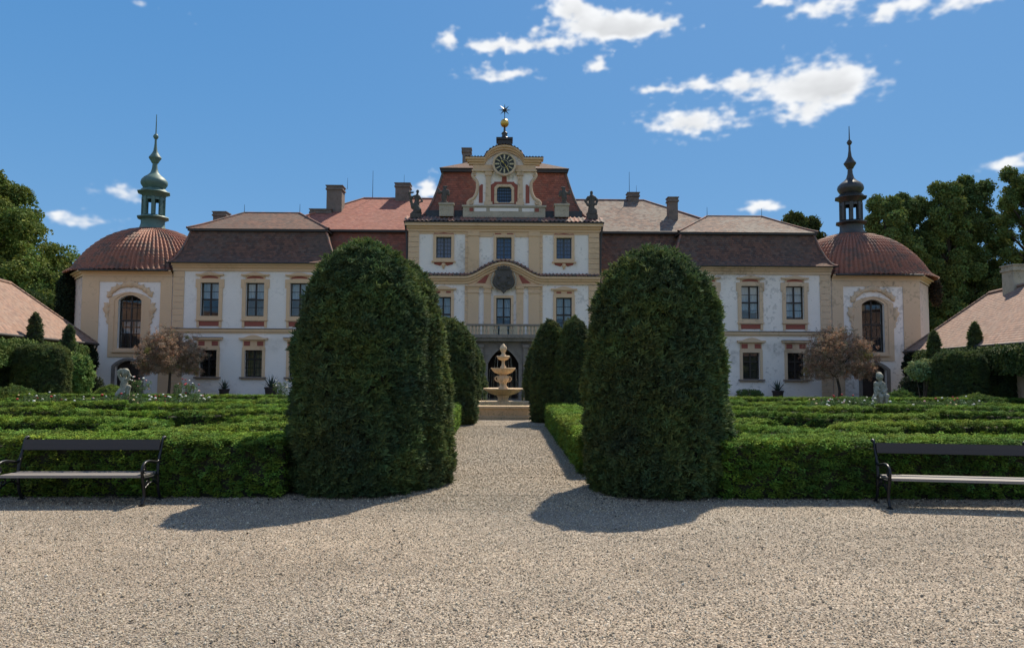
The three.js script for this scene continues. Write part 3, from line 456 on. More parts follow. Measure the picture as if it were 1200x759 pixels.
// ------------------------------------------------------------------ the domed corner chapels
function domedChapel(s, label) {
  const cx = s * 21.71, cz = -45.6, t = thing('domed_chapel', label, 'chapel', [cx, 0, cz], 'domed chapels at the ends of the palace'), z = -42, wallMat = s < 0 ? M.white : M.whiteWorn, och = s < 0 ? M.ochre : M.ochreWorn;
  const X = (a, b) => s < 0 ? [-b, -a] : [a, b], wc = s * 21.17;
  const [f0, f1] = X(18.8, 23.88);
  const hW = archShape(wc - 0.65, wc + 0.65, 2.65, 5.36, 0.30, true), hD = archShape(wc - 0.72, wc + 0.72, 0, 1.62, 0.34, true);
  const wf = rectShape(f0, f1, 0, 6.72); wf.holes.push(hW, hD); mb().ext(wf, z - 0.45, z).build('wall', wallMat, t);
  // slanting and side walls
  const P = [[23.88, -42], [25.85, -44.5], [26.0, -47], [24.2, -49.4], [19, -49.4]].map(([x, zz]) => [s * x, zz]);
  for (let i = 0; i < P.length - 1; i++) { const a = P[i], b = P[i + 1], q = quadGeo([[V(a[0], 0, a[1]), V(b[0], 0, b[1]), V(b[0], 6.72, b[1]), V(a[0], 6.72, a[1]), [0, 0], [Math.hypot(a[0] - b[0], a[1] - b[1]), 0], [Math.hypot(a[0] - b[0], a[1] - b[1]), 6.7], [0, 6.7]]]); mb(true).add(q).build('side_wall', i === 0 ? M.pinkPlaster : wallMat, t); }
  mb().box(f0, f1, 0, 6.7, -49.38, -49.2).build('inner_wall', M.room, t); { const [w0, w1] = X(18.6, 18.79); mb().box(w0, w1, 0, 7, -49.4, -42.46).build('inner_wall', M.room, t); }
  // ochre strips framing the white panel
  const fr = mb(); const [a0, a1] = X(22.92, 23.88), [b0, b1] = X(18.82, 19.46); fr.box(a0, a1, 1.2, 6.718, z, z + 0.05); fr.box(b0, b1, 0.02, 6.718, z, z + 0.05); const [m0, m1] = X(19.462, 22.918); fr.box(m0, m1, 6.42, 6.718, z, z + 0.048); fr.build('pilaster_strip', och, t);
  // cornice follows the plan
  const cor = mb(true), ringPts = (g) => [[s * 18.8, -42 + g], [s * (23.88 + g * 0.35), -42 + g], [s * (25.85 + g), -44.5 + g * 0.4], [s * (26.0 + g), -47], [s * (24.2 + g * 0.4), -49.4 - g]];
  const q = []; const lev = [[6.722, 0.06], [6.88, 0.06], [6.88, 0.16], [6.98, 0.16], [6.98, 0.30], [7.06, 0.30], [7.06, -0.3]];
  for (let k = 0; k + 1 < lev.length; k++) { const A = ringPts(lev[k][1]), B = ringPts(lev[k + 1][1]); for (let i = 0; i + 1 < A.length; i++) q.push([V(A[i][0], lev[k][0], A[i][1]), V(A[i + 1][0], lev[k][0], A[i + 1][1]), V(B[i + 1][0], lev[k + 1][0], B[i + 1][1]), V(B[i][0], lev[k + 1][0], B[i][1]), [0, k], [1, k], [1, k + 1], [0, k + 1]]); }
  cor.add(quadGeo(q)).build('cornice', och, t);
  // tall window
  const g = sub('window', t, wc, 2.65, z), fz = z - 0.2;
  { const o = archShape(wc - 0.65, wc + 0.65, 2.65, 5.36, 0.30), i = archShape(wc - 0.585, wc + 0.585, 2.715, 5.33, 0.275, true); o.holes.push(i); const f = mb().ext(o, fz - 0.07, fz); f.box(wc - 0.04, wc + 0.04, 2.72, 5.62, fz - 0.065, fz - 0.003); for (const y of [3.45, 4.22, 4.95]) { f.box(wc - 0.585, wc - 0.04, y - (y === 4.22 ? 0.05 : 0.02), y + (y === 4.22 ? 0.05 : 0.02), fz - 0.062, fz - 0.006); f.box(wc + 0.04, wc + 0.585, y - (y === 4.22 ? 0.05 : 0.02), y + (y === 4.22 ? 0.05 : 0.02), fz - 0.062, fz - 0.006); } for (const k of [-1, 1]) f.box(wc + k * 0.30 - 0.012, wc + k * 0.30 + 0.012, 2.72, 5.5, fz - 0.060, fz - 0.01); f.build('frame', M.sash, g); }
  for (const k of [-1, 1]) for (const [y0, y1] of [[2.72, 3.43], [3.47, 4.17], [4.27, 4.93], [4.97, 5.36]]) for (const h of [0, 1]) { const xa = wc + k * (h ? 0.312 : 0.04), xb = wc + k * (h ? 0.585 : 0.288); mb().box(Math.min(xa, xb), Math.max(xa, xb), y0, y1, fz - 0.036, fz - 0.032).build('pane', M.glass, g); }
  if (s < 0) { for (const y of [3.65, 4.05]) for (const k of [-1, 1]) { const cg = gridGeo(20, 2, (u, v) => [wc + k * lerp(0.05, 0.57, u), lerp(y - 0.14, y + 0.16, v), fz - 0.3 + 0.02 * Math.sin(u * 30), u, v]); mb().add(cg).build('curtain', M.curtain, g); } }
  else { const sh = mb(); for (const k of [-1, 1]) for (let j = 0; j < 4; j++) { const xa = wc + k * 0.03, xb = wc + k * 0.56; sh.box(Math.min(xa, xb), Math.max(xa, xb), 2.72 + j * 0.44, 3.12 + j * 0.44, fz - 0.24, fz - 0.2); } sh.build('shutter', M.door, g); }
  { const o = archShape(wc - 1.16, wc + 1.16, 2.16, 5.42, 0.42); o.holes.push(archShape(wc - 0.86, wc + 0.86, 2.52, 5.36, 0.42, true)); mb().ext(o, z, z + 0.06).build('surround', och, g); const i = archShape(wc - 0.858, wc + 0.858, 2.522, 5.36, 0.418); i.holes.push(archShape(wc - 0.65, wc + 0.65, 2.65, 5.36, 0.30, true)); mb().ext(i, z, z + 0.025).build('surround', och, g); }
  mb().box(wc - 0.9, wc + 0.9, 2.42, 2.52, z + 0.062, z + 0.16).build('sill', och, g);
  // shell-work stucco round the window head
  { const r = mulberry(300), caps = []; for (let i = 0; i <= 26; i++) { const u = i / 26, a = lerp(-0.15, Math.PI + 0.15, u), x = wc + Math.cos(a) * 1.30, y = 5.22 + Math.sin(a) * 1.02 - (u < 0.12 || u > 0.88 ? 0.35 : 0), w = 0.10 + 0.07 * Math.sin(u * 40) ** 2 + 0.05 * r(); caps.push([[x, y, z + 0.03], [x + (r() - 0.5) * 0.22, y + (r() - 0.5) * 0.22, z + 0.03], w * 0.7, w * 0.5]); if (i % 2) caps.push([[x, y, z + 0.02], [x + Math.cos(a) * 0.20, y + Math.sin(a) * 0.16 + 0.05, z + 0.02], 0.06, 0.03]); } for (const k of [-1, 1]) for (let i = 0; i < 6; i++) { const y = 4.95 - i * 0.16; caps.push([[wc + k * (1.34 - i * 0.03 + (i % 2) * 0.08), y, z + 0.02], [wc + k * (1.25 - i * 0.02), y - 0.12, z + 0.02], 0.085 - i * 0.008, 0.05]); } caps.push([[wc - 0.15, 6.34, z + 0.03], [wc + 0.15, 6.34, z + 0.03], 0.11, 0.11], [[wc, 6.42, z + 0.03], [wc, 6.62, z + 0.03], 0.07, 0.03]); const m = blobMesh(caps, 0.04, 0.03); const p = m.attributes.position; for (let i = 0; i < p.count; i++) p.setZ(i, z + 0.05 + (p.getZ(i) - z - 0.03) * 0.75); m.computeVertexNormals(); mb().add(m).build('stucco_cartouche', och, g); }
  // door
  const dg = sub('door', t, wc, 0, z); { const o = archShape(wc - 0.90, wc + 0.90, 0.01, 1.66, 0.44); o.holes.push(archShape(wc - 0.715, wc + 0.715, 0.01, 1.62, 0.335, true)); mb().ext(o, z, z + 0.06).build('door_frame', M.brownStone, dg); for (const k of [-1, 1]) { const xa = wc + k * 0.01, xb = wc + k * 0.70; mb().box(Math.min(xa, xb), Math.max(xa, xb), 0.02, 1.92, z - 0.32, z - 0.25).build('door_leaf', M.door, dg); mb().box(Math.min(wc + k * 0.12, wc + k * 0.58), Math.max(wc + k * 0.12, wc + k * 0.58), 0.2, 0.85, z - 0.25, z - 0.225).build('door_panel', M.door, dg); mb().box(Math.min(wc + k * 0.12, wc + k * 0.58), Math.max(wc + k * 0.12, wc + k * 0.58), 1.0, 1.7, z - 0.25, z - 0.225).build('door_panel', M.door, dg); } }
  // dome of half-round tiles: rows stepped, columns rounded
  const prof = [[1.0, 7.04], [0.985, 7.10], [0.945, 7.24], [0.91, 7.44], [0.885, 7.70], [0.845, 8.02], [0.785, 8.42], [0.70, 8.84], [0.59, 9.26], [0.45, 9.64], [0.30, 9.93], [0.15, 10.10]];
  const cols = 100, per = 6, rows = 20, pr = (v) => { const x = v * (prof.length - 1), i = Math.min(Math.floor(x), prof.length - 2), k = x - i; return [lerp(prof[i][0], prof[i + 1][0], k), lerp(prof[i][1], prof[i + 1][1], k)]; };
  const dome = gridGeo(cols * per, rows * 2, (u, v, i, j) => {
    const row = Math.floor(j / 2), hi = j % 2, vv = (row + (hi ? 0.96 : 0)) / rows, [rr, y] = pr(Math.min(vv, 1)), a = u * Math.PI * 2, ex = lerp(2.45, 2.05, Math.min(1, vv * 1.6)), c = Math.cos(a), sn = Math.sin(a), k = Math.pow(Math.pow(Math.abs(c), ex) + Math.pow(Math.abs(sn), ex), -1 / ex);
    const b = 0.10 * Math.abs(Math.sin((i % per) / per * Math.PI)) * Math.min(1, rr * 1.8) + (hi ? 0 : 0.035);
    return [cx + (4.52 * rr * k + b) * c, y + b * 0.5, cz + (4.05 * rr * k + b) * sn, u * 28, vv * 6];
  });
  const dm = mb(true).add(dome).build('dome', M.domeTile, t);
  mb().tube([V(s * 18.9, 7.03, -41.56), V(s * 23.9, 7.03, -41.58)], 0.06, 0.06, 2, 8).build('gutter', M.gutter, t);
  // lantern
  const lm = s < 0 ? M.copper : M.copperDark, L = sub('lantern', t, cx, 10.0, cz + 0.1), lz = cz + 0.1;
  const oct = (pts, mat, name) => mb().lathe(pts, cx, 0, lz, 8).build(name, mat, L);
  oct([[0.86, 9.86], [0.86, 10.05], [0.80, 10.1], [0.72, 10.35], [0.72, 10.62], [0.78, 10.66], [0.95, 10.74], [0.95, 10.82], [0.74, 10.86], [0.70, 10.92], [0.05, 10.92]], lm, 'lantern_base');
  for (let i = 0; i < 8; i++) { const a = (i + 0.5) * Math.PI / 4; mb().add(new THREE.BoxGeometry(0.20, 1.12, 0.15), new THREE.Matrix4().makeRotationY(-a + Math.PI / 2).setPosition(cx + Math.sin(a) * 0, 0, 0).premultiply(new THREE.Matrix4().makeTranslation(Math.cos(a) * 0.60, 11.48, lz + Math.sin(a) * 0.60))).build('post', lm, L); }
  mb().lathe([[0.66, 11.86], [0.66, 12.04], [0.58, 12.04], [0.58, 11.86]], cx, 0, lz, 8).build('arcade_band', lm, L);
  oct([[0.62, 12.04], [0.70, 12.06], [0.74, 12.22], [0.98, 12.32], [0.98, 12.38], [0.80, 12.44], [0.70, 12.56], [0.60, 12.62]], lm, 'lantern_cornice');
  mb().lathe([[0.60, 12.62], [0.66, 12.70], [0.76, 12.86], [0.78, 13.0], [0.74, 13.14], [0.60, 13.30], [0.40, 13.44], [0.24, 13.62], [0.16, 13.9], [0.14, 14.2]], cx, 0, lz, 16).build('onion_cap', lm, L);
  mb().lathe([[0.14, 14.2], [0.20, 14.24], [0.22, 14.30], [0.36, 14.52], [0.37, 14.58], [0.24, 14.76], [0.12, 15.0], [0.07, 15.4], [0.06, 15.75]], cx, 0, lz, 16).build('spire', lm, L);
  mb().lathe([[0.001, 15.72], [0.10, 15.76], [0.17, 15.9], [0.10, 16.04], [0.04, 16.08], [0.035, 16.3], [0.02, s < 0 ? 17.3 : 16.95], [0.001, s < 0 ? 17.3 : 16.95]], cx, 0, lz, 12).build('finial', lm, L);
  return t;
}
domedChapel(-1, 'chapel with brown tiled dome under a green copper lantern and spire');
domedChapel(1, 'chapel with reddish tiled dome under a dark metal lantern and spire');
// ------------------------------------------------------------------ central pavilion with clock gable, balcony and porch
{
  const z = -40.5, t = thing('clock_pavilion', 'tall central palace pavilion with clock gable, golden ball and balcony over the entrance', 'palace pavilion', [0, 0, z]);
  const holes = [], up = [-3.32, 0, 3.32];
  for (const c of up) holes.push(rectShape(c - 0.42, c + 0.42, c ? 7.66 : 7.62, 8.84, true));
  for (const c of [-3.32, 3.32]) { holes.push(rectShape(c - 0.43, c + 0.43, 3.62, 5.52, true)); holes.push(rectShape(c - 0.43, c + 0.43, 0.95, 2.5, true)); }
  holes.push(rectShape(-0.4, 0.4, 3.40, 5.48, true), archShape(-0.85, 0.85, 0, 1.9, 0.75, true));
  frontWall('wall', M.whiteWorn, t, -5.28, 5.28, 0, 9.14, z, 0.5, holes);
  const sw = mb(); sw.box(-5.28, -4.8, 0, 9.6, -50, z - 0.502); sw.box(4.8, 5.28, 0, 9.6, -50, z - 0.502); sw.box(-5.28, 5.28, 0, 9.6, -50.5, -50.002); sw.box(-4.79, 4.79, 3.2, 3.36, -50, z - 0.51); sw.box(-4.79, 4.79, 6.4, 6.6, -50, z - 0.51); sw.build('side_wall', M.ochre, t);
  for (const s of [-1, 1]) {
    const X = (a, b) => s < 0 ? [-b, -a] : [a, b], [q0, q1] = X(4.68, 5.27), [p0, p1] = X(1.37, 1.98), [r0, r1] = X(1.985, 2.14);
    quoins(t, q0, q1, 6.80, 9.13, z, 0.06, M.ochre, 8); quoins(t, q0, q1, 0.02, 6.2, z, 0.06, M.ochre, 20);
    quoins(t, r0, r1, 6.80, 9.13, z, 0.05, M.ochre, 8); quoins(t, r0, r1, 3.2, 6.2, z, 0.05, M.ochre, 10);
    mb().box(p0, p1, 6.7, 8.9, z, z + 0.09).build('pilaster', M.ochre, t); const cap = mb(); cap.box(p0 - 0.03, p1 + 0.03, 8.902, 9.0, z, z + 0.13); cap.box(p0 - 0.01, p1 + 0.01, 9.0, 9.138, z, z + 0.11); cap.build('capital', M.ochre, t);
    mb().box(p0, p1, 3.2, 5.74, z, z + 0.09).build('pilaster', M.ochre, t); const cb = mb(); cb.box(p0 - 0.03, p1 + 0.03, 5.742, 5.80, z, z + 0.13); cb.box(p0, p1, 5.80, 6.0, z, z + 0.10); cb.box(p0 - 0.04, p1 + 0.04, 6.0, 6.08, z, z + 0.14); cb.build('capital', M.ochre, t);
    const [i0, i1] = X(0.70, 1.08); mb().box(i0, i1, 3.38, 5.74, z, z + 0.10).build('pilaster', M.ochre, t); const cc = mb(); cc.box(i0 - 0.03, i1 + 0.03, 5.742, 5.82, z, z + 0.15); cc.box(i0, i1, 5.82, 6.0, z, z + 0.12); cc.box(i0 - 0.05, i1 + 0.05, 6.0, 6.1, z, z + 0.18); cc.build('capital', M.ochre, t);
    const [l0, l1] = X(2.14, 4.66); mb().box(l0, l1, 9.0, 9.138, z, z + 0.03).build('frieze_band', M.ochre, t);
    mb().box(...X(0.62, 1.366), 8.86, 9.138, z, z + 0.045).build('frieze_band', M.ochre, t);
    // upper side window with lambrequins
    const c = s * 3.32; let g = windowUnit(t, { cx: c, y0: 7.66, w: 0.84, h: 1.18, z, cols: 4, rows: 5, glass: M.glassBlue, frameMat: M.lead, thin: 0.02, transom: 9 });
    surroundRing(c - 0.42, c + 0.42, 7.66, 8.84, 0.15, z, 0.08).build('surround', M.ochre, g);
    mb().box(c - 0.66, c + 0.66, 7.43, 7.505, z, z + 0.15).build('sill', M.ochre, g);
    { const r = poly([[c - 0.56, 8.995], [c - 0.52, 9.06], [c - 0.3, 9.04], [c, 9.08], [c + 0.3, 9.04], [c + 0.52, 9.06], [c + 0.56, 8.995]]); mb().ext(r, z + 0.03, z + 0.055).build('red_panel', M.redPanel, g); const q = poly([[c - 0.54, 7.428], [c + 0.54, 7.428], [c + 0.5, 7.32], [c + 0.2, 7.24], [c + 0.12, 7.30], [c - 0.12, 7.30], [c - 0.2, 7.24], [c - 0.5, 7.32]]); mb().ext(q, z, z + 0.03).build('red_panel', M.redPanel, g); mb().lathe([[0.001, 0.12], [0.10, 0.10], [0.12, 0], [0.07, -0.1], [0.04, -0.2], [0.001, -0.22]], c, 7.28, z + 0.03, 12).build('boss', M.ochre, g); }
    // first-floor side window
    g = windowUnit(t, { cx: c, y0: 3.62, w: 0.86, h: 1.90, z, cols: 2, rows: 4, curtain: 0.62 });
    surroundRing(c - 0.43, c + 0.43, 3.62, 5.52, 0.16, z, 0.07).build('surround', M.ochre, g);
    mb().box(c - 0.56, c + 0.56, 5.682, 5.92, z, z + 0.05).build('lintel', M.ochre, g);
    for (const k of [-1, 1]) mb().box(c + k * 0.16, c + k * 0.42, 5.74, 5.84, z + 0.05, z + 0.062).build('red_panel', M.redPanel, g);
    hood(c - 0.72, c + 0.72, 5.922, z, 0.12, 0.08, 0.18).build('hood_moulding', M.ochre, g);
    g = windowUnit(t, { cx: c, y0: 0.95, w: 0.86, h: 1.55, z, cols: 2, rows: 3, transom: 0.667 }); surroundRing(c - 0.43, c + 0.43, 0.95, 2.5, 0.15, z, 0.06).build('surround', M.ochre, g);
  }
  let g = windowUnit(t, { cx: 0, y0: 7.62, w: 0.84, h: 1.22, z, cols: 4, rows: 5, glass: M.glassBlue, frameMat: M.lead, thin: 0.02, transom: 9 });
  surroundRing(-0.42, 0.42, 7.62, 8.84, 0.15, z, 0.08).build('surround', M.ochre, g); for (const k of [-1, 1]) mb().box(k * 0.16, k * 0.5, 9.0, 9.06, z + 0.03, z + 0.055).build('red_panel', M.redPanel, g); mb().box(-0.61, 0.61, 8.992, 9.138, z, z + 0.03).build('lintel', M.ochre, g);
  g = windowUnit(t, { cx: 0, y0: 3.40, w: 0.80, h: 2.08, z, cols: 2, rows: 4, curtain: 0.55 }); surroundRing(-0.4, 0.4, 3.42, 5.48, 0.14, z, 0.09).build('surround', M.ochre, g);
  // main cornice and the row of half-round tiles above it
  const co = mb(); co.box(-5.30, 5.30, 9.142, 9.30, z - 0.5, z + 0.10); co.box(-5.36, 5.36, 9.30, 9.42, z - 0.5, z + 0.20); co.box(-5.44, 5.44, 9.42, 9.58, z - 0.5, z + 0.34); co.build('cornice', M.ochre, t);
  mb().box(-5.50, 5.50, 9.582, 9.64, z - 9.5, z + 0.40).build('gutter', M.gutter, t);
  mb(true).add(tileRow((u) => [lerp(-5.5, 5.5, u), 9.66, 0, 1], 11, z + 0.42, z - 0.42, 0.40)).build('tile_row', M.ridgeTile, t);
  for (const s of [-1, 1]) mb(true).add(roofBands([{ y: 9.645, x0: s * 5.5, x1: s * 5.5, z0: -50.4, z1: z + 0.40 }, { y: 10.06, x0: s * 4.7, x1: s * 4.7, z0: -50.4, z1: z - 0.42 }], s < 0 ? 'l' : 'r')).build('side_skirt', M.tileBrown, t);
  // mid cornice with its ogee arch
  const yA = (x) => { const q = Math.abs(x) / 2.12; return 6.66 + (q < 1 ? 0.80 * Math.pow(0.5 + 0.5 * Math.cos(Math.PI * q), 0.85) : 0); };
  const band = (d0, d1, pr, nm) => { const s = new THREE.Shape(), n = 80; for (let i = 0; i <= n; i++) { const x = lerp(-5.3, 5.3, i / n); i ? s.lineTo(x, yA(x) + d1) : s.moveTo(x, yA(x) + d1); } for (let i = n; i >= 0; i--) { const x = lerp(-5.3, 5.3, i / n); s.lineTo(x, yA(x) + d0); } s.closePath(); return mb().ext(s, z, z + pr).build(nm, M.ochre, t); };
  band(-0.14, -0.02, 0.34, 'cornice_band'); band(-0.27, -0.142, 0.22, 'cornice_band'); band(-0.42, -0.272, 0.12, 'cornice_band');
  mb(true).add(tileRow((u) => { const x = lerp(-5.32, 5.32, u), e = 0.01, sl = (yA(x + e) - yA(x - e)) / (2 * e), l = Math.hypot(1, sl); return [x, yA(x), -sl / l, 1 / l]; }, 11.4, z + 0.40, z, 0.17, 0.22)).build('tile_row', M.ridgeTile, t);
  // tympanum
  { const s = new THREE.Shape(), n = 40; s.moveTo(-1.95, 6.1); s.lineTo(1.95, 6.1); for (let i = n; i >= 0; i--) { const x = lerp(-1.95, 1.95, i / n); s.lineTo(x, Math.max(6.12, yA(x) - 0.43)); } s.closePath(); mb().ext(s, z, z + 0.05).build('tympanum', M.ochre, t); mb().box(-2.1, 2.1, 6.1, 6.17, z + 0.05, z + 0.2).build('cornice_band', M.ochre, t);
    for (const k of [-1, 1]) { const r = poly([[k * 0.80, 6.76], [k * 0.98, 6.70], [k * 1.50, 6.30], [k * 1.02, 6.28]]); mb().ext(r, z + 0.05, z + 0.075).build('red_panel', M.redPanel, t); } }
  // coat of arms with crown
  { const s = poly([[-0.30, 7.02], [-0.42, 6.92], [-0.40, 6.72], [-0.50, 6.55], [-0.56, 6.30], [-0.46, 6.10], [-0.30, 5.98], [-0.14, 5.92], [0, 5.76], [0.14, 5.92], [0.30, 5.98], [0.46, 6.10], [0.56, 6.30], [0.50, 6.55], [0.40, 6.72], [0.42, 6.92], [0.30, 7.02]]); const a = sub('coat_of_arms', t, 0, 5.76, z + 0.05); mb().ext(s, z + 0.20, z + 0.30, { bevelEnabled: true, bevelThickness: 0.05, bevelSize: 0.05, bevelSegments: 2 }).build('shield', M.statueBlack, a);
    const cr = mb(); for (let i = -2; i <= 2; i++) cr.lathe([[0.001, 0.11], [0.05, 0.08], [0.055, 0], [0.05, -0.06], [0.001, -0.08]], i * 0.14, 7.14 - Math.abs(i) * 0.03, z + 0.34, 8); cr.box(-0.34, 0.34, 7.02, 7.10, z + 0.28, z + 0.40); cr.build('crown', M.statueBlack, a);
    const dv = mb(); for (const [x, y, r] of [[0, 6.4, 0.24], [-0.25, 6.62, 0.10], [0.25, 6.62, 0.10], [-0.28, 6.2, 0.12], [0.28, 6.2, 0.12], [0, 6.05, 0.11]]) dv.lathe([[r, 0], [r * 0.8, 0.05], [0.001, 0.07]], 0, 0, 0, 14).g.at(-1).rotateX(Math.PI / 2).translate(x, y, z + 0.345); dv.build('device', M.statueBlack, a);
    const sc = mb(); for (const k of [-1, 1]) sc.tube([V(k * 0.55, 6.85, z + 0.24), V(k * 0.66, 6.5, z + 0.26), V(k * 0.62, 6.15, z + 0.26), V(k * 0.45, 5.95, z + 0.26)], 0.05, 0.04, 10, 6); sc.build('scroll', M.stone, a); }
  // porch and balcony of dark stone
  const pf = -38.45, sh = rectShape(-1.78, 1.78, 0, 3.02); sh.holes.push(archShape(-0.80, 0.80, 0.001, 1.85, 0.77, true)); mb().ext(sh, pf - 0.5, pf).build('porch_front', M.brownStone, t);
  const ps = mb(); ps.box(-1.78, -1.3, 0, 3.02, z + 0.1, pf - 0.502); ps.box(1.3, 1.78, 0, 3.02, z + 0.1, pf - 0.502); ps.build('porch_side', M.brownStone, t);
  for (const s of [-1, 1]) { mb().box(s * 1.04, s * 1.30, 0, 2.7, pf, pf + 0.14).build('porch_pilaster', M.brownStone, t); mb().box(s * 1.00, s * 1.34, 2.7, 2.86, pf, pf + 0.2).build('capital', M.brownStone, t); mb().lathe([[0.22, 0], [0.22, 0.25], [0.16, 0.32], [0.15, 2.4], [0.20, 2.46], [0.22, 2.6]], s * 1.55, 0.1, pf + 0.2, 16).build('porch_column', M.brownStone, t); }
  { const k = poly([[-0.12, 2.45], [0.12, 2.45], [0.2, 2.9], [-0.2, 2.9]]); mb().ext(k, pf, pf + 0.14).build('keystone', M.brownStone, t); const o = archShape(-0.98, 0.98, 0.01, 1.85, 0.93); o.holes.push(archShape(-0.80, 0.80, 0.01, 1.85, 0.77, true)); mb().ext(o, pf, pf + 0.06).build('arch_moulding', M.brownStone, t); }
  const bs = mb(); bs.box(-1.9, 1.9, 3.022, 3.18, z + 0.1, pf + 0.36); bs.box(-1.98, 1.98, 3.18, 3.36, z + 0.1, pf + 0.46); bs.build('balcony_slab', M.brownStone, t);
  mb().box(-1.92, 1.92, 3.80, 3.90, pf + 0.2, pf + 0.44).build('balcony_rail', M.brownStone, t); for (const x of [-1.82, -0.62, 0, 0.62, 1.82]) mb().box(x - (x === 0 ? 0.2 : 0.1), x + (x === 0 ? 0.2 : 0.1), 3.362, 3.798, pf + 0.22, pf + 0.42).build('balcony_post', M.stone, t);
  const bal = [[0.05, 0], [0.05, 0.05], [0.035, 0.08], [0.065, 0.17], [0.05, 0.27], [0.03, 0.34], [0.05, 0.38], [0.05, 0.435]];
  for (const x of [-1.60, -1.42, -1.24, -1.06, -0.88, -0.46, -0.33, 0.33, 0.46, 0.88, 1.06, 1.24, 1.42, 1.60]) mb().lathe(bal, x, 3.362, pf + 0.32, 10).build('baluster', M.stone, t);
  for (const k of [-1, 1]) { const d = mb(); d.box(Math.min(k * 0.01, k * 0.84), Math.max(k * 0.01, k * 0.84), 0.02, 2.5, z - 0.36, z - 0.28); d.box(Math.min(k * 0.12, k * 0.7), Math.max(k * 0.12, k * 0.7), 0.3, 1.1, z - 0.28, z - 0.25); d.box(Math.min(k * 0.12, k * 0.7), Math.max(k * 0.12, k * 0.7), 1.25, 2.1, z - 0.28, z - 0.25); d.build('door_leaf', M.door, t); }
  for (const s of [-1, 1]) mb().tube([V(s * 5.42, 9.55, z + 0.3), V(s * 5.40, 9.2, z + 0.12), V(s * 5.36, 8.9, z + 0.08), V(s * 5.36, 0.1, z + 0.08)], 0.055, 0.055, 30, 8).build('downpipe', M.gutter, t);
  // attic mansard behind the gable
  const ks = [0, 0.08, 0.18, 0.32, 0.5, 0.75, 1], L = ks.map((k) => { const c = k ** 0.5; return { y: 9.98 + 3.14 * k, x0: -lerp(5.0, 3.6, c), x1: lerp(5.0, 3.6, c), z1: lerp(-41.0, -42.9, c), z0: -50.2 + 1.2 * c }; });
  mb(true).add(roofBands(L)).build('mansard_slope', M.tileRed, t);
  mb().box(-3.72, 3.72, 13.10, 13.30, -49.2, -42.7).build('roof_ledge', M.gutter, t);
  mb(true).add(roofBands([{ y: 13.302, x0: -3.8, x1: 3.8, z1: -42.6, z0: -49.3 }, { y: 14.8, x0: -0.6, x1: 0.6, z1: -45.6, z0: -46.6 }])).build('roof', M.tileBrown, t);
  for (const s of [-1, 1]) for (const [a, b] of [[2.28, 2.80], [3.62, 4.4]]) mb().box(s * a, s * b, 10.02, 10.48, -41.3, -41.18).build('sheet_panel', M.sheet, t);
  { const cap = mb(); for (const s of [-1, 1]) cap.tube(L.map((l) => V(s * l.x1, l.y + 0.02, l.z1)), 0.07, 0.07, 18, 8); cap.build('ridge_cap', M.ridgeTile, t); }
  chimneyStack(t, -2.5, -48.4, 13.2, 16.15, 0.55, 0.6);
  mb().box(-3.62, -3.35, 10.4, 12.0, -43.4, -43.1).build('chimney', M.chimney, t); mb().box(3.42, 3.7, 10.4, 11.9, -43.4, -43.1).build('chimney', M.chimney, t);
  // gable
  const gz = -40.95, G = sub('clock_gable', t, 0, 10.0, gz), yG = (x) => { const q = Math.abs(x); return 13.38 + (q < 1.08 ? 0.70 * Math.pow(Math.max(0, 1 - (q / 1.08) ** 2), 0.62) : 0); };
  const side = [[2.04, 10.70], [2.06, 10.86], [1.98, 10.98], [1.82, 11.06], [1.68, 11.22], [1.58, 11.48], [1.54, 11.80], [1.58, 12.08], [1.70, 12.22], [1.80, 12.34], [1.82, 12.50], [1.74, 12.60], [1.74, 13.10], [1.95, 13.12]];
  const body = new THREE.Shape(); body.moveTo(-side[0][0], side[0][1]); for (const p of side) body.lineTo(p[0], p[1]); for (let i = 0; i <= 40; i++) { const x = lerp(1.95, -1.95, i / 40); body.lineTo(x, yG(x) - 0.22); } for (const p of [...side].reverse()) body.lineTo(-p[0], p[1]); body.closePath();
  const gw = poly([[-0.41, 10.98], [-0.30, 10.87], [0.30, 10.87], [0.41, 10.98], [0.41, 11.68], [0.30, 11.78], [-0.30, 11.78], [-0.41, 11.68]], true); body.holes.push(gw);
  mb().ext(body, gz - 0.45, gz).build('gable_wall', M.whiteWorn, G);
  const pl = mb(); pl.box(-2.3, 2.3, 10.02, 10.60, gz - 0.45, gz + 0.16); pl.box(-2.36, 2.36, 10.60, 10.698, gz - 0.45, gz + 0.22); pl.build('gable_plinth', M.stone, G);
  for (const s of [-1, 1]) { mb().box(s * 1.72, s * 1.94, 10.34, 10.54, gz + 0.16, gz + 0.175).build('red_panel', M.redPanel, G); mb().box(s * 1.00, s * 1.66, 10.34, 10.54, gz + 0.16, gz + 0.17).build('white_panel', M.white, G); } mb().box(-0.8, 0.8, 10.36, 10.54, gz + 0.16, gz + 0.17).build('white_panel', M.white, G);
  const gband = (d0, d1, pr) => { const s = new THREE.Shape(), n = 60, w = 1.86 + pr * 0.85; for (let i = 0; i <= n; i++) { const x = lerp(-w, w, i / n); i ? s.lineTo(x, yG(x) + d1) : s.moveTo(x, yG(x) + d1); } for (let i = n; i >= 0; i--) { const x = lerp(-w, w, i / n); s.lineTo(x, yG(x) + d0); } s.closePath(); mb().ext(s, gz - 0.2, gz + pr).build('gable_cornice', M.ochre, G); };
  gband(-0.12, -0.01, 0.38); gband(-0.24, -0.122, 0.26); gband(-0.36, -0.242, 0.15);
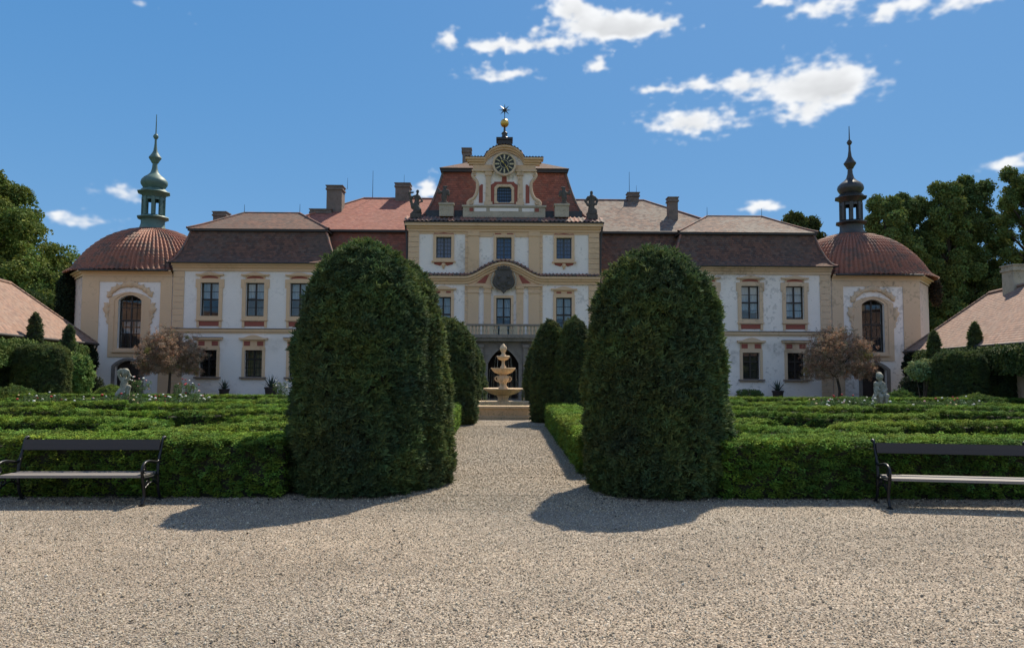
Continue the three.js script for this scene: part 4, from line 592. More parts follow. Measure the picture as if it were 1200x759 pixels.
  mb(true).add(tileRow((u) => { const x = lerp(-2.2, 2.2, u), e = 0.01, sl = clamp((yG(x + e) - yG(x - e)) / (2 * e), -2, 2), l = Math.hypot(1, sl); return [x, yG(x), -sl / l, 1 / l]; }, 4.9, gz + 0.45, gz - 0.45, 0.16, 0.19)).build('tile_row', M.ridgeTile, G);
  for (const s of [-1, 1]) {
    mb().ext(poly([[s * 0.74, 10.9], [s * 1.06, 10.9], [s * 1.02, 12.4], [s * 0.76, 12.4]]), gz, gz + 0.10).build('pilaster', M.ochreWorn, G); mb().box(s * 0.66, s * 1.12, 10.70, 10.898, gz, gz + 0.16).build('pilaster_base', M.ochreWorn, G);
    mb().box(s * 0.70, s * 1.08, 12.402, 12.62, gz, gz + 0.14).build('capital', M.ochreWorn, G); mb().box(s * 0.62, s * 1.82, 12.622, 12.72, gz, gz + 0.18).build('gable_entablature', M.ochreWorn, G); mb().box(s * 0.64, s * 1.76, 12.722, 13.0, gz, gz + 0.10).build('gable_entablature', M.ochre, G);
    mb().ext(poly([[s * 1.20, 10.86], [s * 1.42, 10.86], [s * 1.40, 11.8], [s * 1.28, 11.92], [s * 1.20, 11.9]]), gz, gz + 0.025).build('red_panel', M.redPanel, G);
    const vol = mb(); vol.tube(side.slice(0, 12).map((p) => V(s * (p[0] - 0.04), p[1], gz + 0.04)), 0.10, 0.08, 26, 7); for (const [x, y, r] of [[1.86, 10.88, 0.16], [1.72, 12.46, 0.13]]) vol.lathe([[r, 0], [r * 0.9, 0.10], [r * 0.5, 0.13], [r * 0.45, 0.08], [0.001, 0.12]], 0, 0, 0, 14).g.at(-1).rotateX(Math.PI / 2).translate(s * x, y, gz); vol.build('volute', M.ochreWorn, G);
  }
  { const r = poly([[-0.78, 10.80], [0.78, 10.80], [0.78, 11.86], [0.56, 12.0], [0.56, 12.06], [0.14, 12.06], [0.12, 12.36], [-0.12, 12.36], [-0.14, 12.06], [-0.56, 12.06], [-0.56, 12.0], [-0.78, 11.86]]); r.holes.push(poly([[-0.56, 10.80 + 0.02], [0.56, 10.82], [0.56, 11.74], [0.38, 11.92], [-0.38, 11.92], [-0.56, 11.74]], true)); mb().ext(r, gz, gz + 0.03).build('red_panel', M.redPanel, G); const o = poly([[-0.555, 10.83], [0.555, 10.83], [0.555, 11.735], [0.38, 11.915], [-0.38, 11.915], [-0.555, 11.735]]); o.holes.push(poly([[-0.41, 10.98], [-0.30, 10.87], [0.30, 10.87], [0.41, 10.98], [0.41, 11.68], [0.30, 11.78], [-0.30, 11.78], [-0.41, 11.68]], true)); mb().ext(o, gz, gz + 0.06).build('window_surround', M.ochreWorn, G); }
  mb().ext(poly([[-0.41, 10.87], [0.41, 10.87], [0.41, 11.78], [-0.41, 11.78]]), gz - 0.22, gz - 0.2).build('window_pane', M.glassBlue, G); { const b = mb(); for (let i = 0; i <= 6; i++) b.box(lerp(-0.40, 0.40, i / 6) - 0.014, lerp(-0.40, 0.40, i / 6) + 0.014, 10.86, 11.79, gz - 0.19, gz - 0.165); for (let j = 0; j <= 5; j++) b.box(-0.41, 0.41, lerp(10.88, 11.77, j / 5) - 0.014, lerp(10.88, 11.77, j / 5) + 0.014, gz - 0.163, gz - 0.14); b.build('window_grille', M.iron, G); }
  // clock
  const ck = sub('clock', t, 0, 12.98, gz + 0.3), cy = 12.98, disc = (r0, r1, d, zz) => { const s = new THREE.Shape(); s.absarc(0, cy, r1, 0, Math.PI * 2); if (r0) { const h = new THREE.Path(); h.absarc(0, cy, r0, 0, Math.PI * 2, true); s.holes.push(h); } return mb().ext(s, zz, zz + d, { curveSegments: 40 }); };
  disc(0, 0.58, 0.05, gz + 0.33).build('dial', M.dial, ck); disc(0.57, 0.66, 0.12, gz + 0.30).build('clock_ring', M.ochreWorn, ck); disc(0.545, 0.57, 0.02, gz + 0.38).build('dial_ring', M.goldPaint, ck); disc(0.20, 0.225, 0.02, gz + 0.38).build('dial_ring', M.goldPaint, ck);
  for (let i = 0; i < 12; i++) { const a = i * Math.PI / 6, b = new THREE.BoxGeometry(i % 3 ? 0.055 : 0.085, 0.24, 0.025); b.translate(0, 0.40, 0).rotateZ(-a).translate(0, cy, gz + 0.395); mb().add(b).build('hour_mark', M.goldPaint, ck); }
  for (const [a, l, w] of [[-0.75, 0.30, 0.05], [2.55, 0.46, 0.035]]) { const b = new THREE.BoxGeometry(w, l, 0.02); b.translate(0, l / 2 - 0.05, 0).rotateZ(-a).translate(0, cy, gz + 0.425); mb().add(b).build('clock_hand', M.gold, ck); }
  // bell turret stub, golden ball and star
  const tu = sub('turret', t, 0, 13.9, -41.5); mb().box(-0.40, 0.40, 13.8, 14.56, -42.0, -41.2).build('turret_box', M.gutter, tu); mb().box(-0.47, 0.47, 14.56, 14.68, -42.07, -41.13).build('turret_cap', M.gutter, tu);
  mb().lathe([[0.36, 14.68], [0.24, 14.76], [0.16, 14.86], [0.14, 14.95], [0.19, 15.0], [0.16, 15.08], [0.07, 15.14], [0.05, 15.42], [0.001, 15.42]], 0, 0, -41.6, 12).build('turret_spire', M.copperDark, tu);
  mb().add(new THREE.SphereGeometry(0.245, 24, 16).translate(0, 15.63, -41.6)).build('golden_ball', M.gold, tu); mb().tube([V(0, 15.85, -41.6), V(0, 16.4, -41.6)], 0.022, 0.016, 1, 6).build('star_rod', M.iron, tu);
  { const b = mb(); for (let i = 0; i < 8; i++) { const a = i * Math.PI / 4 + Math.PI / 8, c = new THREE.ConeGeometry(0.055, 0.36, 4); c.scale(1, 1, 0.5).translate(0, 0.19, 0).rotateZ(-a + Math.PI / 8).translate(0, 16.40, -41.6); b.add(c); } b.add(new THREE.SphereGeometry(0.07, 10, 8).translate(0, 16.40, -41.6)); b.build('star', M.copperDark, tu); }
  for (const s of [-1, 1]) { const p = mb(); p.box(s * 2.82, s * 3.60, 10.02, 10.66, -41.15, -40.55); p.box(s * 2.78, s * 3.64, 10.66, 10.76, -41.18, -40.5); p.build('pedestal', M.stone, t); mb().box(s * 4.62, s * 5.2, 9.9, 10.16, -41.1, -40.5).build('pedestal', M.statueBlack, t); }
}
// ------------------------------------------------------------------ figures on the pavilion roof
function figure(name, label, cat, caps, at, cell, mat, group, s = 1) { const t = thing(name, label, cat, at, group), g = blobMesh(caps.map(([a, b, c, d]) => [[a[0] * s, a[1], a[2]], [b[0] * s, b[1], b[2]], c, d]), cell, 0.022, 0.02); addMesh('figure', boxUV(g.toNonIndexed()), mat, t); return t; }
figure('roof_statue', 'black stone figure with one raised arm holding a wreath on the pavilion roof', 'statue', [
  [[-0.2, 0.06, 0], [0.2, 0.06, 0], 0.10, 0.10], [[0, 0.1, 0], [0, 0.55, 0], 0.20, 0.15], [[-0.05, 0.5, 0.05], [0.12, 0.2, 0.1], 0.13, 0.16], [[0, 0.55, 0], [0.02, 0.98, 0], 0.13, 0.13], [[0.02, 1.08, 0], [0.03, 1.12, 0], 0.06, 0.06], [[0.04, 1.26, 0], [0.05, 1.30, 0.02], 0.085, 0.08], [[0.14, 1.0, 0], [0.32, 0.72, 0.08], 0.06, 0.045], [[0.32, 0.72, 0.08], [0.16, 0.62, 0.16], 0.045, 0.04], [[-0.12, 1.02, 0], [-0.36, 0.9, 0.05], 0.06, 0.05], [[-0.36, 0.9, 0.05], [-0.42, 1.2, 0.05], 0.06, 0.05], [[-0.42, 1.2, 0.05], [-0.2, 1.22, 0.03], 0.05, 0.05], [[-0.2, 0.4, 0], [-0.32, 0.75, 0], 0.12, 0.07], [[-0.32, 0.75, 0], [-0.3, 0.98, 0], 0.08, 0.05]], [-4.88, 10.16, -40.8], 0.03, M.statueBlack, 'statues on the pavilion roof');
figure('roof_statue', 'broad draped black stone figure on the pavilion roof before the grey tiles', 'statue', [
  [[-0.2, 0.06, 0], [0.2, 0.06, 0], 0.10, 0.10], [[0, 0.1, 0], [0, 0.6, 0], 0.22, 0.15], [[0, 0.6, 0], [0.02, 1.0, 0], 0.17, 0.17], [[0, 1.1, 0], [0, 1.15, 0], 0.065, 0.06], [[0, 1.27, 0], [0, 1.31, 0.02], 0.085, 0.08], [[0.18, 1.02, 0], [0.33, 0.85, 0], 0.08, 0.07], [[0.33, 0.85, 0], [0.24, 0.6, 0.1], 0.07, 0.06], [[-0.18, 1.02, 0], [-0.32, 0.8, 0], 0.08, 0.07], [[-0.32, 0.8, 0], [-0.22, 0.55, 0.1], 0.07, 0.06], [[0.22, 0.3, 0], [0.2, 0.15, 0.05], 0.1, 0.12]], [4.88, 10.16, -40.8], 0.03, M.statueBlack, 'statues on the pavilion roof');
const trophy = [[[-0.15, 0.05, 0], [0.15, 0.05, 0], 0.09, 0.09], [[0, 0.1, 0], [0, 0.4, 0], 0.12, 0.14], [[0, 0.4, 0], [0.02, 0.72, 0], 0.15, 0.12], [[0.04, 0.86, 0], [0.05, 0.90, 0], 0.09, 0.085], [[-0.1, 0.68, 0], [-0.28, 0.62, 0.03], 0.07, 0.06], [[-0.28, 0.62, 0.03], [-0.30, 0.80, 0.03], 0.07, 0.06], [[0.12, 0.68, 0], [0.26, 0.5, 0.05], 0.06, 0.05], [[0.26, 0.5, 0.05], [0.22, 0.72, 0.05], 0.06, 0.08], [[-0.04, 0.97, 0], [0.14, 0.98, 0], 0.05, 0.05]];
figure('roof_statue', 'small black stone figure on the stone block beside the shaded half of the attic roof', 'statue', trophy, [-3.36, 10.76, -40.85], 0.03, M.statueBlack, 'statues on the pavilion roof');
figure('roof_statue', 'small black stone figure on the stone block beside the sheet metal and sunlit hip', 'statue', trophy, [3.36, 10.76, -40.85], 0.03, M.statueBlack, 'statues on the pavilion roof', -1);

// ------------------------------------------------------------------ the low side buildings
function sideBuilding(s, label, eave) {
  const A = [s * 22.4, -41.0], e = [-s * 0.227, 0.974], o = [s * 0.974, 0.227], t = thing('side_building', label, 'building', [A[0], 0, A[1]], 'low tiled buildings beside the court'), P = (u, y, w) => V(A[0] + o[0] * u + e[0] * w, y, A[1] + o[1] * u + e[1] * w);
  const len = 19, rid = eave + 2.85, q = [], wall = [], slope = Math.hypot(3.1, 2.85);
  const quad = (list, a, b, c, d, wuv) => list.push([a, b, c, d, ...wuv]);
  quad(q, P(0, eave, 0), P(0, eave, len), P(3.1, rid, len), P(3.1, rid, 3.3), [[0, 0], [len, 0], [len, slope], [3.3, slope]]);
  quad(q, P(6.2, eave, 0), P(6.2, eave, len), P(3.1, rid, len), P(3.1, rid, 3.3), [[0, 0], [len, 0], [len, slope], [3.3, slope]]);
  quad(q, P(0, eave, 0), P(6.2, eave, 0), P(3.1, rid, 3.3), P(3.1, rid, 3.3), [[0, 0], [6.2, 0], [3.1, slope], [3.1, slope]]);
  mb(true).add(quadGeo(q)).build('roof', M.tilePink, t);
  const W = (a, b) => quad(wall, a, b, V(b.x, eave + 0.12, b.z), V(a.x, eave + 0.12, a.z), [[0, 0], [a.distanceTo(b), 0], [a.distanceTo(b), 2.8], [0, 2.8]]);
  W(P(0.4, 0, 0.4), P(0.4, 0, len - 0.3)); W(P(5.8, 0, 0.4), P(5.8, 0, len - 0.3)); W(P(0.4, 0, 0.4), P(5.8, 0, 0.4));
  const en = len - 0.3; quad(wall, P(0.4, 0, en), P(5.8, 0, en), P(5.8, eave + 0.2, en), P(0.4, eave + 0.2, en), [[0, 0], [5.4, 0], [5.4, 2.8], [0, 2.8]]); quad(wall, P(0.4, eave + 0.2, en), P(5.8, eave + 0.2, en), P(3.1, rid - 0.1, en), P(3.1, rid - 0.1, en), [[0, 3], [5.4, 3], [2.7, 6], [2.7, 6]]);
  mb(true).add(quadGeo(wall)).build('wall', M.ochreWorn, t);
  mb().tube([P(-0.05, eave - 0.05, -0.05), P(-0.05, eave - 0.05, len)], 0.07, 0.07, 2, 8).build('gutter', M.gutter, t); mb().tube([P(-0.05, eave - 0.05, -0.02), P(5.8, eave - 0.05, -0.05)], 0.07, 0.07, 2, 8).build('gutter', M.gutter, t);
  mb().tube([P(-0.02, eave - 0.1, 0.02), P(0.1, eave - 0.45, 0.15), P(0.34, eave - 0.7, 0.32), P(0.34, 0.1, 0.32)], 0.05, 0.05, 14, 8).build('downpipe', M.gutter, t);
  const cap = mb(); cap.tube([P(3.1, rid + 0.02, 3.3), P(3.1, rid + 0.02, len)], 0.09, 0.09, 2, 8); cap.tube([P(0, eave + 0.02, 0), P(3.1, rid + 0.02, 3.3)], 0.07, 0.07, 2, 8); cap.build('ridge_cap', M.tilePink, t);
  const c = P(3.2, 0, s > 0 ? 6.1 : 9.5); chimneyStack(t, c.x, c.z, rid - 1, rid + 1.05, 0.8, 0.8, M.stone);
  if (s > 0) { const c2 = P(1.2, 0, 6.6); }
  return t;
}
sideBuilding(-1, 'low side building with pinkish tiled roof beside the green-lanterned chapel', 2.88);
sideBuilding(1, 'low side building with pinkish tiled roof and pale chimney beside the dark-lanterned chapel', 2.68);

// ------------------------------------------------------------------ tiered fountain
{
  const z = -25.2, t = thing('fountain', 'three-tiered ochre stone fountain with fluted bowls in an octagonal basin on the path', 'fountain', [0, 0, z]);
  const rot = (g) => g.rotateY(Math.PI / 8), oct = (pts, nm, mat) => { const g = rot(new THREE.LatheGeometry(pts.map((p) => new THREE.Vector2(...p)), 8)); const gg = g.toNonIndexed(); gg.computeVertexNormals(); gg.translate(0, 0, z); return mb().add(gg).build(nm, mat, t); };
  oct([[2.06, 0], [2.06, 0.10], [2.02, 0.12], [1.98, 0.13], [1.98, 0.33], [2.00, 0.35], [2.06, 0.355], [2.06, 0.42], [2.04, 0.435], [1.76, 0.435], [1.74, 0.42], [1.74, 0.1], [0.01, 0.1]], 'basin', M.fountain);
  { const g = rot(new THREE.CircleGeometry(1.75, 8).rotateX(-Math.PI / 2).rotateY(0)); g.translate(0, 0.34, z); mb().add(g).build('basin_water', M.water, t); }
  const lobed = (pts, n, amp, nm) => { const g = new THREE.LatheGeometry(pts.map((p) => new THREE.Vector2(p[0], p[1])), 96), p = g.attributes.position; for (let i = 0; i < p.count; i++) { const x = p.getX(i), zz = p.getZ(i), r = Math.hypot(x, zz), y = p.getY(i), k = amp(y, r) * (0.5 + 0.5 * Math.abs(Math.sin(Math.atan2(zz, x) * n / 2))); if (r > 1e-4) { p.setX(i, x * (1 + k / r)); p.setZ(i, zz * (1 + k / r)); } } g.computeVertexNormals(); g.translate(0, 0, z); return mb().add(g).build(nm, M.fountain, t); };
  lobed([[0.26, 0.1], [0.26, 0.44], [0.22, 0.48], [0.17, 0.52], [0.16, 0.60], [0.20, 0.68], [0.22, 0.72]], 14, (y) => y > 0.5 && y < 0.7 ? 0.02 : 0, 'pedestal');
  lobed([[0.10, 0.70], [0.24, 0.70], [0.42, 0.76], [0.56, 0.85], [0.62, 0.90], [0.66, 0.905], [0.675, 0.925], [0.66, 0.94], [0.60, 0.94], [0.50, 0.88], [0.10, 0.84]], 26, (y, r) => y < 0.9 && r > 0.2 && y > 0.705 ? 0.03 : 0, 'large_bowl');
  lobed([[0.16, 0.86], [0.17, 0.96], [0.12, 1.02], [0.10, 1.10], [0.15, 1.18], [0.20, 1.26], [0.20, 1.32], [0.13, 1.38], [0.12, 1.42]], 12, (y) => y > 1.1 && y < 1.3 ? 0.02 : 0, 'urn');
  for (let i = 0; i < 4; i++) { const a = i * Math.PI / 2, c = Math.cos(a), s = Math.sin(a); mb().tube([V(c * 0.15, 1.16, z + s * 0.15), V(c * 0.26, 1.22, z + s * 0.26), V(c * 0.26, 1.31, z + s * 0.26), V(c * 0.17, 1.34, z + s * 0.17)], 0.03, 0.03, 10, 6).build('urn_handle', M.fountain, t); }
  lobed([[0.06, 1.40], [0.14, 1.41], [0.28, 1.47], [0.36, 1.55], [0.40, 1.59], [0.42, 1.61], [0.42, 1.63], [0.38, 1.63], [0.30, 1.58], [0.06, 1.56]], 20, (y, r) => y < 1.59 && r > 0.12 ? 0.022 : 0, 'middle_bowl');
  lobed([[0.10, 1.57], [0.10, 1.66], [0.06, 1.72], [0.05, 1.84], [0.08, 1.90]], 8, () => 0, 'upper_stem');
  lobed([[0.04, 1.88], [0.12, 1.90], [0.19, 1.96], [0.22, 2.0], [0.23, 2.02], [0.21, 2.04], [0.14, 2.03], [0.04, 2.02]], 14, (y, r) => y < 1.99 && r > 0.08 ? 0.015 : 0, 'top_bowl');
  lobed([[0.09, 2.03], [0.10, 2.06], [0.06, 2.10], [0.05, 2.15], [0.09, 2.22], [0.11, 2.28], [0.09, 2.35], [0.05, 2.40], [0.03, 2.44], [0.001, 2.46]], 6, (y) => y > 2.12 && y < 2.38 ? 0.02 : 0, 'finial');
  const r = mulberry(21); for (const [rad, y0, y1, n] of [[0.235, 2.02, 1.62, 9], [0.43, 1.62, 0.93, 14], [0.68, 0.92, 0.35, 18]]) for (let i = 0; i < n; i++) { const a = (i + r() * 0.7) / n * 6.283, c = Math.cos(a), s = Math.sin(a), k = rad + 0.05; mb().tube([V(c * rad, y0, z + s * rad), V(c * (rad + 0.03), y0 - 0.05, z + s * (rad + 0.03)), V(c * k, (y0 + y1) / 2, z + s * k), V(c * (k + 0.015), y1, z + s * (k + 0.015))], 0.004, 0.007, 8, 5).build('water_thread', M.waterThread, t); }
}

// ------------------------------------------------------------------ putti in the rose beds
function putto(label, at, caps) { const t = thing('garden_statue', label, 'statue', at); addMesh('pedestal', boxUV(mergeGeometries([new THREE.BoxGeometry(0.46, 0.10, 0.46).translate(0, 0.05, 0), new THREE.BoxGeometry(0.38, 0.10, 0.38).translate(0, 0.15, 0), new THREE.LatheGeometry([[0.19, 0.20], [0.19, 0.24], [0.12, 0.30], [0.085, 0.38], [0.10, 0.46], [0.16, 0.52], [0.17, 0.55], [0.001, 0.56]].map((q) => new THREE.Vector2(...q)), 16)].map((g) => g.index ? g.toNonIndexed() : g))), M.statue, t); addMesh('figure', boxUV(blobMesh(caps, 0.014, 0.012, 0.006).toNonIndexed()), M.statue, t); return t; }
putto('weathered stone putto with both arms raised over its head on a waisted pedestal among roses', [-12.5, 0, -24.6], [
  [[0, 0.62, 0], [0.02, 0.70, 0], 0.17, 0.15], [[0, 0.66, 0.02], [0, 1.0, 0], 0.12, 0.11], [[0, 1.0, 0], [0.01, 1.16, 0], 0.115, 0.10], [[0.01, 1.26, 0], [0.01, 1.28, 0], 0.05, 0.05], [[0.02, 1.38, 0.01], [0.03, 1.42, 0.03], 0.10, 0.10],
  [[-0.10, 1.18, 0], [-0.17, 1.34, 0.03], 0.05, 0.042], [[-0.17, 1.34, 0.03], [-0.10, 1.50, 0.06], 0.042, 0.036], [[-0.10, 1.50, 0.06], [0.0, 1.51, 0.08], 0.036, 0.035], [[-0.16, 1.46, 0.05], [-0.20, 1.44, 0.05], 0.05, 0.03],
  [[0.11, 1.18, 0], [0.19, 1.30, 0.02], 0.05, 0.042], [[0.19, 1.30, 0.02], [0.14, 1.46, 0.05], 0.042, 0.036], [[0.14, 1.46, 0.05], [0.04, 1.52, 0.07], 0.036, 0.034],
  [[0.08, 0.82, 0.05], [0.22, 0.94, 0.14], 0.09, 0.07], [[0.22, 0.94, 0.14], [0.22, 0.66, 0.16], 0.065, 0.045], [[0.22, 0.64, 0.16], [0.24, 0.60, 0.24], 0.042, 0.03],
  [[-0.08, 0.82, 0.05], [-0.12, 0.70, 0.18], 0.09, 0.07], [[-0.12, 0.70, 0.18], [-0.08, 0.52, 0.14], 0.06, 0.045], [[0.03, 1.39, 0.115], [0.03, 1.37, 0.125], 0.018, 0.022], [[0, 1.45, 0.02], [0.05, 1.48, -0.02], 0.09, 0.07]]);
putto('weathered stone putto hugging a smaller child, seated on a round ball among roses', [12.55, 0, -24.6], [
  [[0.02, 0.68, 0], [0.03, 0.72, 0], 0.175, 0.17], [[0.03, 0.80, 0], [0.05, 1.02, 0], 0.12, 0.115], [[0.05, 1.02, 0], [0.06, 1.16, 0.01], 0.12, 0.10], [[0.04, 1.24, 0.01], [0.03, 1.27, 0.02], 0.05, 0.05], [[0.01, 1.38, 0.02], [0.01, 1.40, 0.04], 0.112, 0.11],
  [[0.01, 1.38, 0.145], [0.01, 1.365, 0.155], 0.018, 0.022], [[0.0, 1.46, -0.01], [0.03, 1.47, -0.03], 0.09, 0.085],
  [[0.15, 1.14, 0.02], [0.19, 0.95, 0.06], 0.055, 0.048], [[0.19, 0.95, 0.06], [0.05, 0.88, 0.17], 0.046, 0.04], [[-0.05, 1.14, 0.03], [-0.16, 1.05, 0.12], 0.055, 0.045], [[-0.16, 1.05, 0.12], [-0.10, 0.96, 0.20], 0.045, 0.04],
  [[-0.15, 1.14, 0.10], [-0.15, 1.16, 0.11], 0.085, 0.085], [[-0.15, 1.02, 0.10], [-0.14, 0.86, 0.12], 0.085, 0.085], [[-0.18, 0.84, 0.12], [-0.26, 0.74, 0.18], 0.06, 0.05], [[-0.26, 0.74, 0.18], [-0.32, 0.66, 0.16], 0.045, 0.035], [[-0.20, 0.98, 0.12], [-0.24, 0.86, 0.18], 0.04, 0.035],
  [[0.10, 0.80, 0.08], [0.14, 0.76, 0.22], 0.09, 0.075], [[0.14, 0.76, 0.22], [0.12, 0.56, 0.20], 0.062, 0.045], [[-0.04, 0.80, 0.08], [-0.06, 0.74, 0.22], 0.08, 0.07], [[-0.06, 0.74, 0.22], [-0.05, 0.56, 0.2], 0.058, 0.042]]);

// ------------------------------------------------------------------ garden benches: iron ends, wooden boards
function gardenBench(label, x, z, turn, L, tall) {
  const t = thing('garden_bench', label, 'bench', [x, 0, z], 'benches before the hedge'); t.rotation.y = turn; t.scale.set(1, tall, 1);
  const iron = (pts, r0, r1 = r0, seg = 26) => taper(pts.map((p) => V(p[0], p[1], p[2])), r0, r1, seg, 8), spiral = (cx2, y, zz, r, a0, turns, x0) => Array.from({ length: 14 }, (_, i) => { const k = i / 13, a = a0 + turns * 6.283 * k, q = r * (1 - 0.8 * k); return [x0, y + Math.sin(a) * q, zz + Math.cos(a) * q]; });
  for (const s of [-1, 1]) {
    const X = s * (L / 2), parts = [
      iron([[X, 0.02, 0.23], [X, 0.10, 0.19], [X, 0.22, 0.20], [X, 0.32, 0.23], [X, 0.36, 0.24]], 0.017, 0.02),
      iron([[X, 0.02, -0.25], [X, 0.14, -0.19], [X, 0.28, -0.17], [X, 0.36, -0.16]], 0.017, 0.02),
      iron([[X, 0.34, 0.24], [X, 0.33, 0.05], [X, 0.33, -0.16]], 0.016),
      iron([[X, 0.34, -0.16], [X, 0.50, -0.18], [X, 0.66, -0.24], [X, 0.78, -0.28], [X, 0.80, -0.31], [X, 0.775, -0.325]], 0.02, 0.014),
      iron([[X, 0.545, -0.21], [X, 0.50, -0.14], [X, 0.515, -0.02], [X, 0.535, 0.10], [X, 0.52, 0.20], [X, 0.46, 0.255], [X, 0.40, 0.255], [X, 0.36, 0.235]], 0.019, 0.017, 34),
      iron(spiral(0, 0.43, 0.20, 0.05, 0.6, 1.4, X), 0.011, 0.009), iron(spiral(0, 0.27, 0.12, 0.06, 1.2, 1.3, X), 0.011, 0.009), iron(spiral(0, 0.29, -0.08, 0.055, 2.4, -1.3, X), 0.011, 0.009),
      iron([[X, 0.20, 0.20], [X, 0.25, 0.08], [X, 0.26, -0.04], [X, 0.2, -0.18]], 0.012), new THREE.SphereGeometry(0.026, 10, 8).translate(X, 0.79, -0.315), new THREE.BoxGeometry(0.05, 0.015, 0.07).translate(X, 0.008, 0.23), new THREE.BoxGeometry(0.05, 0.015, 0.07).translate(X, 0.008, -0.25)];
    const b = mb(); for (const g of parts) b.add(g); const g = mergeGeometries(b.g.map((q) => { boxUV(q); return q; })); addMesh('iron_end', g, M.iron, t);
  }
  const board = (w, h, d, y, zz, rx, nm, mat) => { const g = new THREE.BoxGeometry(w, h, d, 1, 1, 1); const sh = rectShape(-d / 2 + 0.006, d / 2 - 0.006, -h / 2 + 0.006, h / 2 - 0.006); const e = new THREE.ExtrudeGeometry(sh, { depth: w - 0.012, bevelEnabled: true, bevelThickness: 0.006, bevelSize: 0.006, bevelSegments: 2 }); e.translate(0, 0, -w / 2 + 0.006).rotateY(Math.PI / 2).rotateX(rx).translate(0, y, zz); const n = e; boxUV(n); addMesh(nm, n, mat, t); };
  board(L - 0.04, 0.032, 0.125, 0.365, 0.175, 0, 'seat_board', M.seatWood); board(L - 0.04, 0.032, 0.125, 0.362, 0.042, 0, 'seat_board', M.seatWood); board(L - 0.04, 0.032, 0.125, 0.359, -0.092, 0, 'seat_board', M.seatWood);
  board(L - 0.02, 0.135, 0.028, 0.705, -0.232, -0.2, 'back_board', M.backWood);
  return t;
}
gardenBench('dark iron and wood garden bench before the hedge, on the raised-arms putto side', -4.98, -8.88, 0.03, 1.64, 0.93);
gardenBench('dark iron and wood garden bench before the hedge, on the hugging-putto side', 5.38, -8.72, -0.16, 1.72, 0.93);
// ------------------------------------------------------------------ foliage
const leafMat = (t = 0.28, rough = 0.75) => new THREE.MeshPhysicalMaterial({ color: C(1, 1, 1), roughness: rough, specularIntensity: 0.3, transmission: t, thickness: 0, side: THREE.DoubleSide });
M.leaf = leafMat(0.27, 0.85); M.boxLeaf = leafMat(0.14, 0.9); M.boxLeaf.specularIntensity = 0.12; M.needle = leafMat(0.28, 0.9);
// a clump of folded leaves of unit size round the origin, +y outward
function leafClump(seed, n, len, wid, spread, outward, seg = 1, face = 0) {
  const r = mulberry(seed), pos = [], idx = [], X = V(), Y = V(), Z = V();
  for (let i = 0; i < n; i++) {
    const o = V(r() - 0.5, (r() - 0.5) * 0.9, r() - 0.5).multiplyScalar(2 * spread);
    Y.set((r() - 0.5) * 2, (r() - 0.5) * 2 * (1 - outward) + outward * 1.3, (r() - 0.5) * 2).normalize();
    if (face) { Z.set((r() - 0.5) * 2, (r() - 0.5) * 2 + face * 1.6, (r() - 0.5) * 2).normalize(); Y.addScaledVector(Z, -Y.dot(Z)).normalize(); X.crossVectors(Y, Z); }
    else { X.set(r() - 0.5, r() - 0.5, r() - 0.5).cross(Y).normalize(); Z.crossVectors(X, Y); }
    const l = len * (0.7 + 0.6 * r()), w = wid * (0.7 + 0.6 * r()), b = pos.length / 3, bend = (r() - 0.5) * 0.7 * l;
    const pt = (y, x, z) => { const q = o.clone().addScaledVector(Y, y).addScaledVector(X, x).addScaledVector(Z, z); pos.push(q.x, q.y, q.z); };
    if (seg === 1) { pt(0, 0, 0); pt(l * 0.5, w, w * 0.35); pt(l, 0, bend * 0.3); pt(l * 0.5, -w, w * 0.35); idx.push(b, b + 1, b + 2, b, b + 2, b + 3); }
    else { pt(0, 0, 0); pt(l * 0.35, w, bend * 0.25); pt(l * 0.35, -w, bend * 0.25); pt(l * 0.75, w * 0.8, bend * 0.7); pt(l * 0.75, -w * 0.8, bend * 0.7); pt(l, 0, bend * 1.2); idx.push(b, b + 1, b + 2, b + 1, b + 3, b + 2, b + 2, b + 3, b + 4, b + 3, b + 5, b + 4); }
  }
  const g = new THREE.BufferGeometry(); g.setAttribute('position', new THREE.Float32BufferAttribute(pos, 3)); g.setIndex(idx); const k = g.toNonIndexed(); k.computeVertexNormals(); return k;
}
const clumpThuja = leafClump(1, 28, 0.66, 0.075, 0.30, 0.72, 2), clumpBox = leafClump(2, 22, 0.46, 0.17, 0.55, 0.2, 1, 2.4), clumpTree = leafClump(3, 24, 0.42, 0.14, 0.62, 0.2, 1, 0.6), clumpFine = leafClump(4, 20, 0.38, 0.13, 0.6, 0.3, 1, 0.4), clumpRose = leafClump(5, 20, 0.45, 0.17, 0.5, 0.35, 1, 0.6);
function foliage(parent, geo, mat, items, name = 'foliage') {       // items: [p, axis, size, colour]
  const im = new THREE.InstancedMesh(geo, mat, items.length), m = new THREE.Matrix4(), q = new THREE.Quaternion(), q2 = new THREE.Quaternion(), up = V(0, 1, 0), r = mulberry(items.length + 7);
  items.forEach(([p, a, s, c], i) => { q.setFromUnitVectors(up, a); q2.setFromAxisAngle(up, r() * 6.283); q.multiply(q2); m.compose(p, q, V(s, s, s)); im.setMatrixAt(i, m); im.setColorAt(i, c); });
  im.name = name; im.castShadow = im.receiveShadow = true; im.userData.kind = 'stuff'; parent.add(im); return im;
}
const patch = (k, x, y, z) => { const f = fbm3(x * 1.7, y * 1.7, z * 1.7, 3), g = nz(x * 0.6, 4, z * 0.6); k.r *= 1 + 0.7 * f + 0.35 * g; k.g *= 1 + 0.7 * f + 0.12 * g; return k; };   // patches of fresh and of tired leaf
